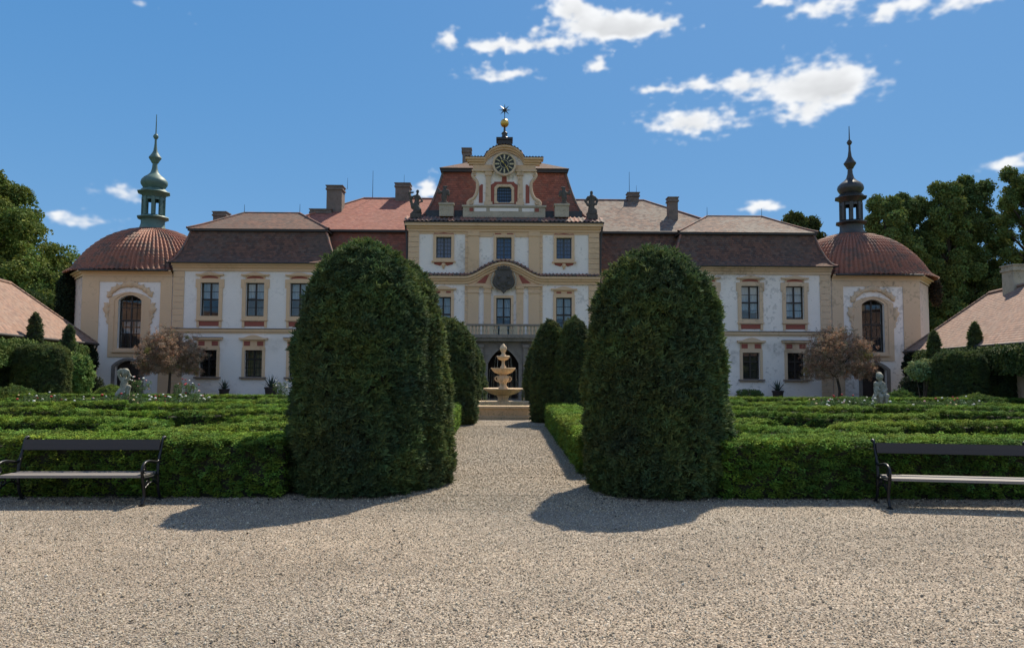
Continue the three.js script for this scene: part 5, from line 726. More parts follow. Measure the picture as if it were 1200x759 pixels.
const tone = (r, c, v, hue = 0.12) => { const k = 1 - v / 2 + v * r(), h = (r() - 0.5) * hue; return C(c[0] * k * (1 + h * 1.6), c[1] * k, c[2] * k * (1 - h)); };

// clipped thuja: profile [[height, radius share]...]
const PROF = [[0, 0.90], [0.06, 0.98], [0.15, 1.0], [0.35, 1.0], [0.52, 0.97], [0.66, 0.92], [0.76, 0.85], [0.85, 0.72], [0.92, 0.55], [0.97, 0.34], [1.0, 0.03]];
const PROF_BELL = [[0, 0.9], [0.05, 0.97], [0.2, 1.0], [0.4, 0.97], [0.6, 0.90], [0.75, 0.80], [0.87, 0.62], [0.95, 0.38], [1, 0.03]];
const PROF_COL = [[0, 0.85], [0.1, 0.95], [0.5, 1], [0.8, 0.9], [0.93, 0.6], [1, 0.05]], PROF_BLOCK = [[0, 0.95], [0.1, 1], [0.7, 1], [0.86, 0.96], [0.94, 0.84], [0.985, 0.6], [1, 0.05]];
const profAt = (P, t) => { let i = 0; while (i < P.length - 2 && P[i + 1][0] < t) i++; return lerp(P[i][1], P[i + 1][1], clamp((t - P[i][0]) / (P[i + 1][0] - P[i][0]), 0, 1)); };
function thuja(name, label, group, x, z, H, R, dens, size, opt = {}) {
  const t = thing(name, label, opt.cat ?? 'conifer', [x, 0, z], group), P = opt.prof ?? PROF, r = mulberry(Math.round((x * 31 + z * 17) * 100) ^ 0x5bd1), sx = opt.sx ?? 1, sd = opt.seed ?? x * 3.1;
  const lump = (a, y) => 1 + (opt.lump ?? 0.075) * nz(Math.cos(a) * 2.4 * R + sd, y * 1.1, Math.sin(a) * 2.4 * R) * 1.6 + 0.085 * nz(Math.cos(a) * 5 * R + sd, y * 2.6, Math.sin(a) * 5 * R) + 0.035 * nz(Math.cos(a) * 11 * R, y * 8 + sd, Math.sin(a) * 11 * R);
  const at = (a, tt, inset = 0) => { const rr = Math.max(0.004, R * profAt(P, tt) * lump(a, tt * H) - inset); return V(Math.cos(a) * rr * sx, tt * H * (1 - inset * 0.12) + (tt > 0.9 ? 0.05 * nz(Math.cos(a) * 3 + sd, 4, Math.sin(a) * 3) : 0), Math.sin(a) * rr); };
  addMesh('trunk', taper([V(0, 0, 0), V(0, H * 0.6, 0)], 0.07, 0.03, 3, 7), M.bark, t);
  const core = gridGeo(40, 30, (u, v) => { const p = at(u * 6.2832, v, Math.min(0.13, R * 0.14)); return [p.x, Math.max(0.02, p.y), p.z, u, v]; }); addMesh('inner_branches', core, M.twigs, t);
  const N = Math.round(dens * (2 * Math.PI * R * H + Math.PI * R * R * 0.7)), items = [], c = opt.col ?? [0.10, 0.135, 0.046], e = 0.02;
  while (items.length < N) {
    const a = r() * 6.2832, tt = r(), w = profAt(P, tt) + (tt > 0.84 ? 0.5 : 0); if (r() > w / 1.15) continue;
    const p = at(a, tt), du = at(a + e, tt).sub(at(a - e, tt)), dv = at(a, Math.min(1, tt + e)).sub(at(a, Math.max(0, tt - e))), n = dv.cross(du).normalize(); if (n.x * p.x + n.z * p.z + n.y * 0.01 < 0 && tt < 0.97) n.negate(); if (tt > 0.97) n.set(0, 1, 0);
    p.addScaledVector(n, -0.085 * r() * Math.min(1.2, size / 0.09) + (r() < 0.05 ? 0.05 * r() : 0) + (tt > 0.7 && r() < 0.05 ? 0.09 * r() : 0)); if (p.y < 0.03) p.y = 0.03;
    const ax = n.multiplyScalar(0.55).add(V((r() - 0.5) * 0.9, 0.45 + 0.5 * r(), (r() - 0.5) * 0.9)).normalize(); items.push([p, ax, size * (0.75 + 0.5 * r()), patch(tone(r, c, 0.6, 0.22), p.x + x, p.y, p.z + z)]);
  }
  foliage(t, clumpThuja, M.needle, items); return t;
}
thuja('clipped_thuja', 'huge domed thuja beside the path, nearest the bench by the raised-arms putto', 'huge domed thujas at the path mouth', -1.88, -9.98, 3.28, 0.90, 600, 0.092, { seed: 2.2 });
thuja('clipped_thuja', 'narrower thuja pressed against the path side of the huge domed thuja, bulging low', 'slim thujas behind the huge ones', -1.34, -10.42, 3.06, 0.64, 600, 0.092, { seed: 7.7, prof: [[0, 0.92], [0.08, 1.0], [0.25, 0.98], [0.45, 0.88], [0.65, 0.77], [0.8, 0.63], [0.92, 0.42], [1, 0.04]], lump: 0.08 });
thuja('clipped_thuja', 'huge domed thuja beside the path, nearest the bench by the hugging putto', 'huge domed thujas at the path mouth', 2.04, -9.98, 3.24, 0.93, 600, 0.092, { seed: 4.9 });
thuja('clipped_thuja', 'narrower thuja pressed against the hedge side of the huge domed thuja', 'slim thujas behind the huge ones', 2.62, -10.40, 2.95, 0.48, 600, 0.092, { seed: 9.1, prof: PROF_BELL, lump: 0.12 });
const DARK = [0.088, 0.122, 0.044];
thuja('path_thuja', 'single broad thuja on the path edge just before the fountain', null, -1.70, -21.6, 3.05, 0.98, 330, 0.10, { col: DARK });
thuja('path_thuja', 'thuja of the fused pair before the fountain, on the fountain side', null, 1.42, -22.3, 3.06, 0.58, 330, 0.10, { col: DARK, prof: PROF_BELL });
thuja('path_thuja', 'thuja of the fused pair before the fountain, on the hedge side', null, 2.10, -21.7, 3.10, 0.60, 330, 0.10, { col: DARK, prof: PROF_BELL });
thuja('path_thuja', 'thuja standing beyond the fountain, behind the single broad thuja', null, -1.52, -28.4, 2.75, 0.86, 230, 0.12, { col: DARK, prof: PROF_BELL });
thuja('path_thuja', 'thuja standing beyond the fountain, behind the fused pair', null, 1.62, -28.4, 2.72, 0.86, 230, 0.12, { col: DARK, prof: PROF_BELL });
// clipped blocks and columns before the side buildings
thuja('thuja_block', 'clipped thuja block beside the light green shrub on the raised-arms putto side', null, -18.3, -29.6, 2.44, 0.98, 300, 0.11, { prof: PROF_BLOCK, lump: 0.03 });
thuja('thuja_block', 'wider clipped thuja block adjoining the one by the light green shrub', null, -20.2, -30.0, 2.48, 1.15, 300, 0.11, { prof: PROF_BLOCK, lump: 0.03 });
thuja('thuja_column', 'slim dark thuja column before the pink roof, behind the clipped blocks of the raised-arms side', null, -19.9, -31.6, 3.85, 0.30, 230, 0.12, { prof: PROF_COL, col: DARK });
thuja('thuja_column', 'slim dark thuja column between the light green shrub and the green-lanterned chapel', null, -19.4, -33.2, 3.45, 0.28, 230, 0.12, { prof: PROF_COL, col: DARK });
thuja('thuja_block', 'clipped thuja block next to the pale leafy shrub by the hugging putto', null, 18.15, -29.2, 2.38, 0.92, 300, 0.11, { prof: PROF_BLOCK, col: DARK, lump: 0.03 });
thuja('thuja_block', 'clipped thuja block on the far side of its twin from the hugging putto', null, 19.95, -29.4, 2.40, 0.96, 300, 0.11, { prof: PROF_BLOCK, col: DARK, lump: 0.03 });
thuja('thuja_column', 'slim dark thuja column rising behind the twin clipped blocks before the pink roof', null, 20.2, -31.4, 3.66, 0.29, 230, 0.12, { prof: PROF_COL, col: DARK });
thuja('thuja_column', 'slim dark thuja column beside the pale leafy shrub near the dark-lanterned chapel', null, 18.65, -31.8, 3.32, 0.28, 230, 0.12, { prof: PROF_COL, col: DARK });

// clipped box hedge along a path of points [x, z]
let hedgeN = 0;
function hedge(label, group, pts, w, H, dens, size, opt = {}) {
  const P = pts.map((p) => V(p[0], 0, p[1])), curve = P.length > 2 ? new THREE.CatmullRomCurve3(P, !!opt.closed, 'centripetal') : new THREE.LineCurve3(P[0], P[1]), len = curve.getLength(), r = mulberry(900 + hedgeN++ * 13), mid = curve.getPointAt(0.5);
  const t = thing('box_hedge', label, 'hedge', [mid.x, 0, mid.z], group), fl = (x, z, h) => 0.016 * fbm3(x * 1.3, h * 2, z * 1.3, 3);
  const frame = (u) => { const p = curve.getPointAt(clamp(u, 0, 1)), d = curve.getTangentAt(clamp(u, 0, 1)); return [p, V(-d.z, 0, d.x), d]; };
  // rounded box section, walked from one foot over the top to the other
  const hw = w / 2, rc = 0.045, sec = [[-hw * 0.94, 0], [-hw, 0.15], [-hw, H - rc], [-hw + rc * 0.3, H - rc * 0.3], [-hw + rc, H], [0, H + 0.012], [hw - rc, H], [hw - rc * 0.3, H - rc * 0.3], [hw, H - rc], [hw, 0.15], [hw * 0.94, 0]], n = Math.max(6, Math.round(len / 0.3));
  const secLen = [0]; for (let i = 1; i < sec.length; i++) secLen.push(secLen[i - 1] + Math.hypot(sec[i][0] - sec[i - 1][0], sec[i][1] - sec[i - 1][1])); const tot = secLen.at(-1);
  const secAt = (s) => { let i = 1; while (i < sec.length - 1 && secLen[i] < s) i++; const k = (s - secLen[i - 1]) / (secLen[i] - secLen[i - 1]); return [lerp(sec[i - 1][0], sec[i][0], k), lerp(sec[i - 1][1], sec[i][1], k), -(sec[i][1] - sec[i - 1][1]), sec[i][0] - sec[i - 1][0]]; };
  const core = mb(true); core.add(gridGeo(sec.length - 1, n, (a, u, i) => { const [p, s] = frame(u), [x, y] = sec[i], k = 0.085; return [p.x + s.x * x * (1 - k / hw), Math.max(0, y - k), p.z + s.z * x * (1 - k / hw), a, u]; }));
  if (!opt.closed) for (const u of [0, 1]) { const [p, s] = frame(u), cap = sec.map(([x, y]) => V(p.x + s.x * x * (1 - 0.085 / hw), Math.max(0, y - 0.085), p.z + s.z * x * (1 - 0.085 / hw))); const q = []; for (let i = 0; i < 5; i++) q.push([cap[i], cap[i + 1], cap[9 - i], cap[10 - i], [0, 0], [1, 0], [1, 1], [0, 1]]); core.add(quadGeo(q)); }
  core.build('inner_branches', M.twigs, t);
  const items = [], c = opt.col ?? [0.142, 0.222, 0.036], b = V(mid.x, 0, mid.z), put = (p, nn, y) => { const k = fl(p.x, p.z, y); p.addScaledVector(nn, k - 0.055 * r() ** 1.5); const top = nn.y > 0.6; if (top) p.y += (r() < 0.12 ? 0.04 * r() : 0); const ax = nn.clone().multiplyScalar(0.2).add(V((r() - 0.5) * 0.6, 0.75 + 0.5 * r(), (r() - 0.5) * 0.6)).normalize(); if (p.y < 0.02) p.y = 0.02; items.push([p.sub(b), ax, size * (0.75 + 0.55 * r()), patch(tone(r, c, 0.85, 0.3), p.x + b.x, p.y, p.z + b.z)]); };
  const N = Math.round(dens * len * tot); for (let i = 0; i < N; i++) { const [p, s] = frame(r()), [x, y, nx, ny] = secAt(r() * tot), l = Math.hypot(nx, ny);  put(V(p.x + s.x * x, y, p.z + s.z * x), V(s.x * nx / l, ny / l, s.z * nx / l), y); }
  if (!opt.closed) for (const u of [0, 1]) { const [p, s, d] = frame(u), M2 = Math.round(dens * w * H), sg = u ? 1 : -1; for (let i = 0; i < M2; i++) { const x = (r() - 0.5) * w, y = r() * H; put(V(p.x + s.x * x, y, p.z + s.z * x), V(d.x * sg, 0, d.z * sg), y); } }
  foliage(t, clumpBox, M.boxLeaf, items); return t;
}
const LB = 'raised-arms putto', RB = 'hugging putto';
for (const s of [-1, 1]) {
  const side = s < 0 ? LB : RB, m = (pts) => pts.map(([x, z]) => [s * x, z]), grp = 'winding box hedges of the parterre', z0 = 0;
  hedge('long front box hedge behind the bench on the ' + side + ' side', 'front hedges behind the benches', m([[2.75, -9.80], [15, -9.80]]), 1.15, 0.70, 430, 0.068);
  hedge('box hedge edging the gravel path on the ' + side + ' side', 'hedges edging the path', m([[1.58, -11.2], [1.60, -20.6]]), 0.82, 0.62, 380, 0.072);
  hedge('box hedge row behind the front hedge, curling at its end, on the ' + side + ' side', grp, m([[15, -13.3], [10, -13.3], [7.2, -13.2], [6.0, -12.7], [5.7, -12.0], [6.2, -11.6]]), 0.55, 0.68, 345, 0.066);
  hedge('short curved box hedge swelling back from the front hedge on the ' + side + ' side', grp, m([[4.9, -10.5], [4.7, -11.2], [4.2, -11.9], [3.5, -12.3]]), 0.70, 0.68, 330, 0.066);
  hedge('hooked box hedge nearest the huge thuja on the ' + side + ' side', grp, m([[2.5, -14.6], [3.4, -14.5], [4.4, -13.9], [4.7, -13.2]]), 0.52, 0.68, 330, 0.066);
  hedge('wavy box hedge in the middle of the parterre on the ' + side + ' side', grp, m([[9.2, -15.9], [7.8, -15.3], [6.6, -15.4], [5.4, -16.4], [4.0, -17.0], [2.6, -16.9]]), 0.52, 0.67, 300, 0.070);
  hedge('long box hedge row, third behind the bench, on the ' + side + ' side', grp, m([[17, -16.4], [12.5, -16.3], [10.8, -16.8], [10.2, -17.6]]), 0.52, 0.66, 285, 0.070);
  hedge('wavy box hedge before the fountain thujas on the ' + side + ' side', grp, m([[2.6, -19.4], [4.6, -19.2], [6.4, -18.4], [8.2, -18.5], [9.2, -19.6]]), 0.52, 0.66, 270, 0.074);
  hedge('curved box hedge row before the rose bed of the ' + side, grp, m([[18.5, -19.6], [15, -19.4], [12.2, -19.8], [10.4, -20.6]]), 0.50, 0.64, 255, 0.074);
  hedge('box hedge ring round the rose bed of the ' + side, 'hedge rings round the rose beds', m(Array.from({ length: 16 }, (_, i) => [12.5 + 4.4 * Math.cos(i * Math.PI / 8), -23.7 + 2.1 * Math.sin(i * Math.PI / 8)])), 0.48, 0.50, 225, 0.082, { closed: true });
  hedge('short box hedge between the fountain circle and the rose bed of the ' + side, grp, m([[4.6, -22.6], [6.2, -22.2], [7.2, -22.8], [7.5, -23.8]]), 0.50, 0.62, 225, 0.082);
  hedge('straight box hedge closing the parterre towards the palace on the ' + side + ' side', 'hedges closing the parterre', m([[4.6, -26.6], [20, -26.6]]), 0.6, 0.60, 225, 0.082);
  hedge('short straight box hedge beside the rose bed of the ' + side, 'inner rows before the closing hedge', m([[18.2, -21.6], [18.4, -25.2]]), 0.55, 0.62, 225, 0.082);
}
// domed box balls
function boxBall(label, x, z, R, H) { thuja('box_ball', label, null, x, z, H, R, 240, 0.10, { cat: 'clipped shrub', prof: [[0, 0.95], [0.3, 1], [0.6, 0.85], [0.85, 0.5], [1, 0.04]], col: [0.14, 0.20, 0.045], lump: 0.03 }); }
boxBall('low domed box ball beside the clipped blocks on the raised-arms putto side', -17.6, -26.9, 0.95, 0.86); boxBall('small domed box ball before the arched door of the green-lanterned chapel', -15.5, -29.5, 0.75, 0.85); boxBall('small domed box ball before the arched door of the dark-lanterned chapel', 16.0, -29.6, 0.75, 0.80); boxBall('low wide box mound before the twin clipped blocks', 17.3, -26.9, 1.1, 0.74);

// loose shrubs and climbers
function shrub(name, label, x, y, z, rx, ry, rz, n, size, col, clump = clumpRose, cat = 'shrub', stems = true) {
  const t = thing(name, label, cat, [x, 0, z]), r = mulberry(Math.round(x * 71 + z * 13) ^ 99), items = [];
  if (stems) { const b = mb(); for (let i = 0; i < 6; i++) { const a = r() * 6.28; b.add(taper([V(Math.cos(a) * 0.08, 0, Math.sin(a) * 0.08), V(Math.cos(a) * rx * 0.3, y * 0.6, Math.sin(a) * rz * 0.3), V(Math.cos(a) * rx * 0.6, y + ry * 0.3, Math.sin(a) * rz * 0.6)], 0.03, 0.01, 6, 5)); } const g = mergeGeometries(b.g); boxUV(g); addMesh('stem', g, M.bark, t); }
  for (let i = 0; i < n; i++) { const d = V(r() - 0.5, r() - 0.5, r() - 0.5).normalize(), k = 0.55 + 0.45 * Math.sqrt(r()), f = 1 + 0.35 * fbm3(d.x * 2 + x, d.y * 2, d.z * 2 + z, 2); const p = V(d.x * rx * k * f, Math.max(0.03, y + d.y * ry * k * f), d.z * rz * k * f); items.push([p, d.clone().add(V(0, 0.5, 0)).normalize(), size * (0.7 + 0.6 * r()), tone(r, col, 0.6, 0.25)]); }
  foliage(t, clump, M.leaf, items); return t;
}
shrub('leafy_shrub', 'light green leafy shrub between clipped block and side building on the raised-arms putto side', -18.15, 1.15, -31.6, 0.75, 1.05, 0.7, 520, 0.24, [0.15, 0.235, 0.06]);
shrub('leafy_shrub', 'dark low shrub at the foot of the green-lanterned chapel wall', -20.5, 0.5, -36.5, 0.9, 0.75, 0.7, 380, 0.22, [0.03, 0.045, 0.02]);
shrub('leafy_shrub', 'pale green leafy shrub beside the clipped block on the hugging putto side', 17.2, 1.62, -30.2, 0.62, 0.42, 0.5, 260, 0.20, [0.22, 0.28, 0.12]);
shrub('leafy_shrub', 'dark rounded shrub at the foot of the dark-lanterned chapel wall', 20.6, 0.65, -36.4, 0.95, 0.85, 0.8, 460, 0.22, [0.03, 0.042, 0.022]);
shrub('leafy_shrub', 'low green shrub on the terrace before the stained wing', 13.2, 0.28, -39.6, 0.75, 0.30, 0.4, 180, 0.16, [0.12, 0.18, 0.05]);
shrub('climbing_ivy', 'dark ivy clinging to the outer corner of the green-lanterned chapel', -25.9, 5.2, -44.0, 0.55, 2.1, 0.6, 900, 0.24, [0.022, 0.034, 0.014], clumpRose, 'ivy', false);
shrub('climbing_ivy', 'brownish vine hanging from the outer eaves of the dark-lanterned chapel', 26.35, 6.4, -44.6, 0.3, 0.9, 0.4, 260, 0.20, [0.06, 0.04, 0.025], clumpRose, 'ivy', false);
shrub('climbing_ivy', 'ivy hanging under the eaves of the side building by the green-lanterned chapel', -22.45, 1.9, -40.0, 0.55, 1.0, 0.6, 520, 0.22, [0.026, 0.042, 0.016], clumpRose, 'ivy', false);
shrub('climbing_ivy', 'ivy hanging under the eaves of the side building by the dark-lanterned chapel', 22.4, 1.8, -40.0, 0.6, 0.9, 0.6, 520, 0.22, [0.020, 0.032, 0.014], clumpRose, 'ivy', false);
{
  const vine = (label, s, z0, z1, y, col) => { const t = thing('climbing_vine', label, 'vine', [s * 21, 0, (z0 + z1) / 2]), r = mulberry(s > 0 ? 41 : 43), items = []; for (let i = 0; i < 1100; i++) { const z = lerp(z0, z1, r()), x = 22.4 - 0.227 / 0.974 * (z + 41) - 0.15 - 0.35 * r(), yy = y - 0.25 - 0.9 * r() ** 1.3 + 0.12 * fbm3(z, 1, 1, 2); items.push([V(s * (x - 21), yy, z - (z0 + z1) / 2), V(-s * 0.6, 0.6, 0.5).normalize(), 0.22 * (0.7 + 0.6 * r()), tone(r, col, 0.6, 0.25)]); } const b = mb(); for (let i = 0; i < 5; i++) { const z = lerp(z0, z1, (i + 0.5) / 5), x = s * (22.55 - 0.233 * (z + 41)); b.tube([V(x, 0, z), V(x + 0.05, y * 0.5, z + 0.2), V(x, y - 0.2, z)], 0.04, 0.02, 6, 5); } b.build('stem', M.bark, t); foliage(t, clumpRose, M.leaf, items); };
  vine('leafy vine along the eaves of the side building on the raised-arms putto side', -1, -38, -25, 2.85, [0.11, 0.16, 0.04]); vine('leafy vine along the eaves of the side building behind the twin clipped blocks', 1, -38, -25, 2.75, [0.07, 0.10, 0.03]);
}

// roses
const ROSE = { white: [0.72, 0.70, 0.64], red: [0.38, 0.025, 0.03], cream: [0.70, 0.52, 0.28], pink: [0.62, 0.30, 0.30] };
const petal = new THREE.IcosahedronGeometry(1, 1);
function roseBush(label, group, x, z, H, R, kinds, n, seed) {
  const t = thing('rose_bush', label, 'rose bush', [x, 0, z], group), r = mulberry(seed), items = [], fl = [];
  const st = mb(); for (let i = 0; i < 5; i++) { const a = r() * 6.28; st.add(taper([V(0, 0, 0), V(Math.cos(a) * R * 0.4, H * 0.5, Math.sin(a) * R * 0.4), V(Math.cos(a) * R * 0.6, H * 0.9, Math.sin(a) * R * 0.6)], 0.012, 0.006, 5, 5)); } const sg = mergeGeometries(st.g); boxUV(sg); addMesh('stem', sg, M.bark, t);
  for (let i = 0; i < 90; i++) { const a = r() * 6.28, k = Math.sqrt(r()) * R, y = H * (0.25 + 0.7 * r()); items.push([V(Math.cos(a) * k, y, Math.sin(a) * k), V(Math.cos(a) * 0.5, 0.8, Math.sin(a) * 0.5).normalize(), 0.10 * (0.7 + 0.6 * r()), tone(r, [0.085, 0.14, 0.045], 0.6, 0.2)]); }
  foliage(t, clumpRose, M.leaf, items);
  for (let i = 0; i < n; i++) { const a = r() * 6.28, k = Math.sqrt(r()) * R, c = ROSE[kinds[Math.floor(r() * kinds.length)]], v = 0.85 + 0.3 * r(); const b = new THREE.Mesh(petal, roseMat(c, Math.floor(r() * 3))); b.name = 'blossom'; b.castShadow = b.receiveShadow = true; const s = 0.024 + 0.02 * r(); b.scale.set(s, s * 0.75, s); b.position.set(Math.cos(a) * k, H * (0.65 + 0.45 * r()), Math.sin(a) * k); t.add(b); }
}
const roseCache = {}; function roseMat(c, i) { const k = c.join() + i; return roseCache[k] ??= std({ color: C(c[0] * (0.8 + 0.15 * i), c[1] * (0.8 + 0.15 * i), c[2] * (0.8 + 0.15 * i)), roughness: 0.8 }); }
{
  const r = mulberry(640);
  for (const s of [-1, 1]) for (let i = 0; i < 16; i++) {
    const a = i / 16 * 6.283 + r() * 0.3, ex = 3.1 * Math.sqrt(0.25 + 0.75 * r()), x = s * 12.5 + Math.cos(a) * ex, z = -23.5 + Math.sin(a) * ex * 0.5, kinds = [['white'], ['white', 'white', 'red'], ['cream', 'white'], ['red'], ['white', 'pink']][i % 5];
    if (Math.hypot(x - s * 12.5, z + 24.6) < 0.4) continue;
    roseBush((i % 5 === 3 ? 'red' : i % 5 === 2 ? 'cream and white' : i % 5 === 1 ? 'white and red' : i % 5 === 4 ? 'white and pink' : 'white') + ' flowering rose bush in the bed round the ' + (s < 0 ? LB : RB), 'rose bushes round the ' + (s < 0 ? LB : RB), x, z, 0.58 + 0.2 * r(), 0.35 + 0.12 * r(), kinds, 4 + Math.floor(r() * 5), 700 + i + (s > 0 ? 50 : 0));
  }
  for (const [x, z, h, k, l] of [[-13.4, -27.4, 1.15, ['white', 'pink'], 'taller rose bush with white and pink blooms behind the raised-arms putto bed'], [-10.6, -25.0, 1.10, ['white', 'red'], 'taller dark-leaved rose bush beside the raised-arms putto, white blooms'], [-11.2, -37.4, 0.9, ['white', 'cream'], 'white flowering bush on the terrace before the clean wing']]) roseBush(l, null, x, z, h, 0.42, k, 12, Math.round(h * 500 + x));
}

// small standard trees with reddish crowns
function standardTree(label, x, z, H, rx, y0, y1, seed, lean) {
  const t = thing('standard_tree', label, 'tree', [x, 0, z], 'round-headed red-leaved trees before the palace'), r = mulberry(seed), yc = y0 + (y1 - y0) * 0.36, b = mb(), items = [];
  addMesh('trunk', taper([V(0, 0, 0), V(0.04, y0 * 0.6, 0), V(lean, y0 + 0.4, 0), V(lean, y0 + 1.2, 0)], 0.085, 0.05, 10, 8), M.bark, t);
  const ends = []; for (let i = 0; i < 46; i++) { const a = r() * 6.28, el = Math.asin(-0.15 + 1.15 * r()), k = 0.75 + 0.35 * r(), e = V(Math.cos(a) * Math.cos(el) * rx * k, yc + Math.sin(el) * (y1 - yc) * k, Math.sin(a) * Math.cos(el) * rx * k), s0 = V(lean, y0 + 0.25 + 0.7 * r(), 0); b.add(taper([s0, s0.clone().lerp(e, 0.5).add(V(0, 0.15, 0)), e], 0.022, 0.005, 6, 5)); ends.push([s0, e]); } const g = mergeGeometries(b.g); boxUV(g); addMesh('branches', g, M.bark, t);
  const pal = [[0.43, 0.24, 0.155], [0.32, 0.225, 0.15], [0.50, 0.325, 0.215], [0.22, 0.195, 0.12], [0.40, 0.29, 0.215]];
  for (let i = 0; i < 4400; i++) {
    const a = r() * 6.283, v = r(), el = Math.asin(lerp(-0.55, 1, v)), k = (0.45 + 0.58 * Math.sqrt(r())) * (1 + 0.4 * nz(Math.cos(a) * 2.5 + seed, v * 5, Math.sin(a) * 2.5)) * (r() < 0.08 ? 1.12 : 1), p = V(Math.cos(a) * Math.cos(el) * rx * k, yc + Math.sin(el) * (el > 0 ? y1 - yc : (yc - y0) * 1.5) * k, Math.sin(a) * Math.cos(el) * rx * k); if (p.y < y0 + 0.12 * nz(p.x * 2, 3, p.z * 2)) continue;
    const gap = fbm3(p.x * 1.4 + seed, p.y * 1.4, p.z * 1.4, 2); if (gap > 0.20) continue;
    const yellow = nz(p.x * 0.9 + seed * 3, p.y * 0.9, p.z) > 0.52; items.push([p, V(r() - 0.5, r(), r() - 0.5).normalize(), 0.115 * (0.7 + 0.6 * r()), tone(r, yellow ? [0.36, 0.32, 0.10] : pal[Math.floor(r() * pal.length)], 0.5, 0.15)]);
  }
  foliage(t, clumpFine, M.leaf, items, 'crown'); return t;
}
standardTree('round-headed tree with thin reddish-brown leaves before the green-lanterned chapel', -17.5, -39, 3.4, 1.58, 1.05, 3.42, 61, 0.05);
standardTree('round-headed tree with thin reddish-brown leaves before the stained wing and dark-lanterned chapel', 17.75, -39, 3.76, 1.72, 0.92, 3.74, 62, -0.1);

// potted agaves by the palace wall
function pottedAgave(label, x, z, s) {
  const t = thing('potted_agave', label, 'potted plant', [x, 0, z], 'potted plants on the terrace'), r = mulberry(Math.round(x * 100) ^ 7), p = mb(); p.lathe([[0.001, 0], [0.20, 0], [0.24, 0.10], [0.27, 0.34], [0.30, 0.36], [0.30, 0.42], [0.26, 0.42], [0.24, 0.36], [0.001, 0.36]].map(([a, b]) => [a * s, b * s]), x, 0, z, 18); p.build('pot', M.pot, t);
  for (let i = 0; i < 26; i++) { const a = i * 2.4, el = 0.25 + 1.15 * (i / 26), l = (0.55 + 0.15 * r()) * s, d = V(Math.cos(a) * Math.cos(el), Math.sin(el), Math.sin(a) * Math.cos(el)), sd = V(-Math.sin(a), 0, Math.cos(a)), o = V(x, 0.38 * s, z), q = (k, w, dr) => o.clone().addScaledVector(d, l * k).addScaledVector(sd, w * s).add(V(0, dr, 0)); const g = quadGeo([[q(0, -0.03, 0), q(0, 0.03, 0), q(0.5, 0.035, 0), q(0.5, -0.035, 0), [0, 0], [1, 0], [1, 1], [0, 1]], [q(0.5, -0.035, 0), q(0.5, 0.035, 0), q(1, 0.002, -0.05), q(1, -0.002, -0.05), [0, 0], [1, 0], [1, 1], [0, 1]]]); mb().add(g).build('leaf', M.agave, t); }
}
M.agave = std({ color: C(0.06, 0.085, 0.06), roughness: 0.7 });
pottedAgave('smaller potted agave by the clean wing wall, next to the round-headed tree', -15.35, -41.0, 1.0); pottedAgave('larger potted agave by the clean wing wall, between two ground-floor windows', -12.78, -41.0, 1.25); pottedAgave('potted leafy plant by the stained wing wall', 15.25, -41.0, 1.1);

// tall trees behind the palace
function tallTree(label, x, z, H, R, yb, n, col, seed, opt = {}) {
  const t = thing(opt.name ?? 'broadleaf_tree', label, 'tree', [x, 0, z], opt.group), r = mulberry(seed), items = [], lobes = [], b = mb(), size = opt.size ?? 0.5;
  addMesh('trunk', taper([V(0, 0, 0), V(0.2 * (r() - 0.5), H * 0.35, 0), V(0.6 * (r() - 0.5), H * 0.65, 0), V(0.4 * (r() - 0.5), H * 0.94, 0)], H * 0.02, 0.05, 14, 8), M.bark, t);
  const nl = opt.lobes ?? 34; for (let i = 0; i < nl; i++) { const v = (i + r()) / nl, y = lerp(yb, H * 0.96, v), sh = Math.pow(Math.sin(Math.PI * lerp(opt.low ?? 0.30, 0.97, v)), opt.pw ?? 0.8), a = i * 2.4 + r(), k = R * sh * (0.35 + 0.65 * r()), c = V(Math.cos(a) * k, y, Math.sin(a) * k), lr = R * (opt.lobe ?? 0.34) * (0.6 + 0.6 * r()) * (0.55 + 0.45 * sh); lobes.push([c, lr]); const yo = Math.max(yb * 0.6, y - k * 0.9 - 0.5); b.add(taper([V(0, yo, 0), V(c.x * 0.5, (yo + y) / 2 + 0.1, c.z * 0.5), c], H * 0.0065, 0.02, 6, 5)); }
  const g = mergeGeometries(b.g); boxUV(g); addMesh('branches', g, M.bark, t);
  for (let i = 0; i < n; i++) { const [c, lr] = lobes[Math.floor(r() * lobes.length)], d = V(r() - 0.5, r() - 0.5, r() - 0.5).normalize(), k = lr * Math.pow(r(), 0.4) * (1 + 0.5 * fbm3(d.x * 2 + c.x, d.y * 2 + c.y, d.z * 2, 2)); items.push([c.clone().addScaledVector(d.clone().multiply(V(1, opt.flat ?? 0.75, 1)), k), d.add(V(0, 0.6, 0)).normalize(), size * (0.65 + 0.7 * r()), tone(r, col, 0.6, 0.28)]); }
  foliage(t, clumpTree, M.leaf, items, 'crown'); return t;
}
const GT = 'tall trees behind the dark-lanterned chapel';
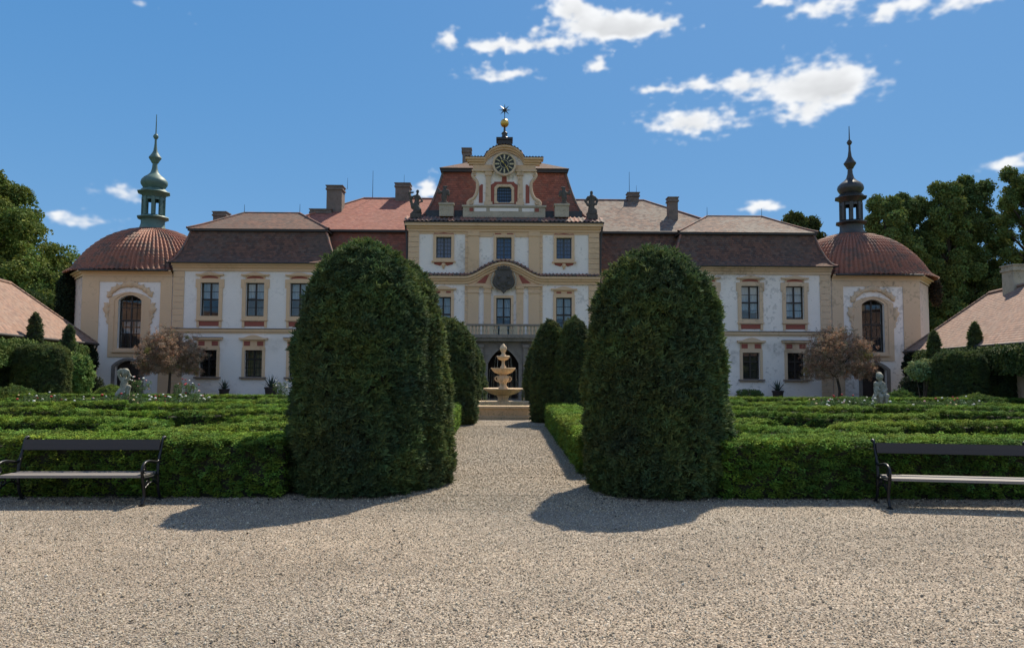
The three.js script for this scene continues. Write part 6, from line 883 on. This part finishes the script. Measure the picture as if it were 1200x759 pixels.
tallTree('big dense lime tree behind the pink-roofed side building', -41.4, -57, 17.4, 8.2, 3, 9500, [0.15, 0.195, 0.042], 501, { size: 0.55, lobes: 90, lobe: 0.25 });
tallTree('lower bright green tree beside the ivy-clad corner of the green-lanterned chapel', -33.2, -56, 8.6, 3.4, 2, 2600, [0.14, 0.19, 0.045], 502, { size: 0.5, lobes: 24 });
[[31.4, -60, 16.2, 3.0], [34.6, -62, 17.0, 2.6], [37.2, -61, 17.8, 2.8], [40.4, -63, 18.8, 3.6], [43.9, -61, 19.3, 3.6], [47.6, -62, 19.0, 3.4]].forEach(([x, z, H, R], i) => tallTree(['slender ash with open crown and sky gaps, next to the dark lantern', 'slim tall ash, second from the dark lantern', 'tall ash with forked top, third from the dark lantern', 'tall dark ash, fourth from the dark lantern', 'tallest ash with bright outer leaves, fifth from the dark lantern', 'ash at the far end of the row from the dark lantern'][i], x, z, H, R, 3, 3800, i % 2 ? [0.115, 0.155, 0.048] : [0.15, 0.195, 0.055], 520 + i, { name: 'ash_tree', group: GT, lobes: 44, lobe: 0.27, low: 0.45, pw: 0.5, size: 0.42, flat: 0.9 }));
[[29.5, -70, 11.5, 4.2], [36, -72, 11.5, 4.6], [43.5, -72, 11.5, 4.8], [52, -66, 14, 5], [25.2, -64, 15.2, 2.8], [27.6, -66, 15.6, 2.2]].forEach(([x, z, H, R], i) => tallTree(['dark undergrowth tree showing low between the dark-lanterned chapel and the ashes', 'dark undergrowth tree behind the second and third ash', 'dark undergrowth tree behind the fourth and fifth ash', 'broad tree beyond the end of the ash row', 'small tree top between the stained wing roof and the dark lantern', 'small tree top just behind the dark lantern'][i], x, z, H, R, 1.5, 2600, [0.075, 0.10, 0.032], 540 + i, { lobes: 30, size: 0.62 }));
tallTree('tree top peeping over the brown roof of the clean wing beside its end chimney', -23.4, -62, 14.6, 2.2, 5, 1200, [0.10, 0.14, 0.04], 560, { lobes: 16 });
tallTree('dark tree behind the side building and ivy, on the raised-arms putto side', -31.5, -50, 6.2, 2.6, 1, 1600, [0.07, 0.10, 0.03], 561, { lobes: 18 });

renderer.render(scene, camera);
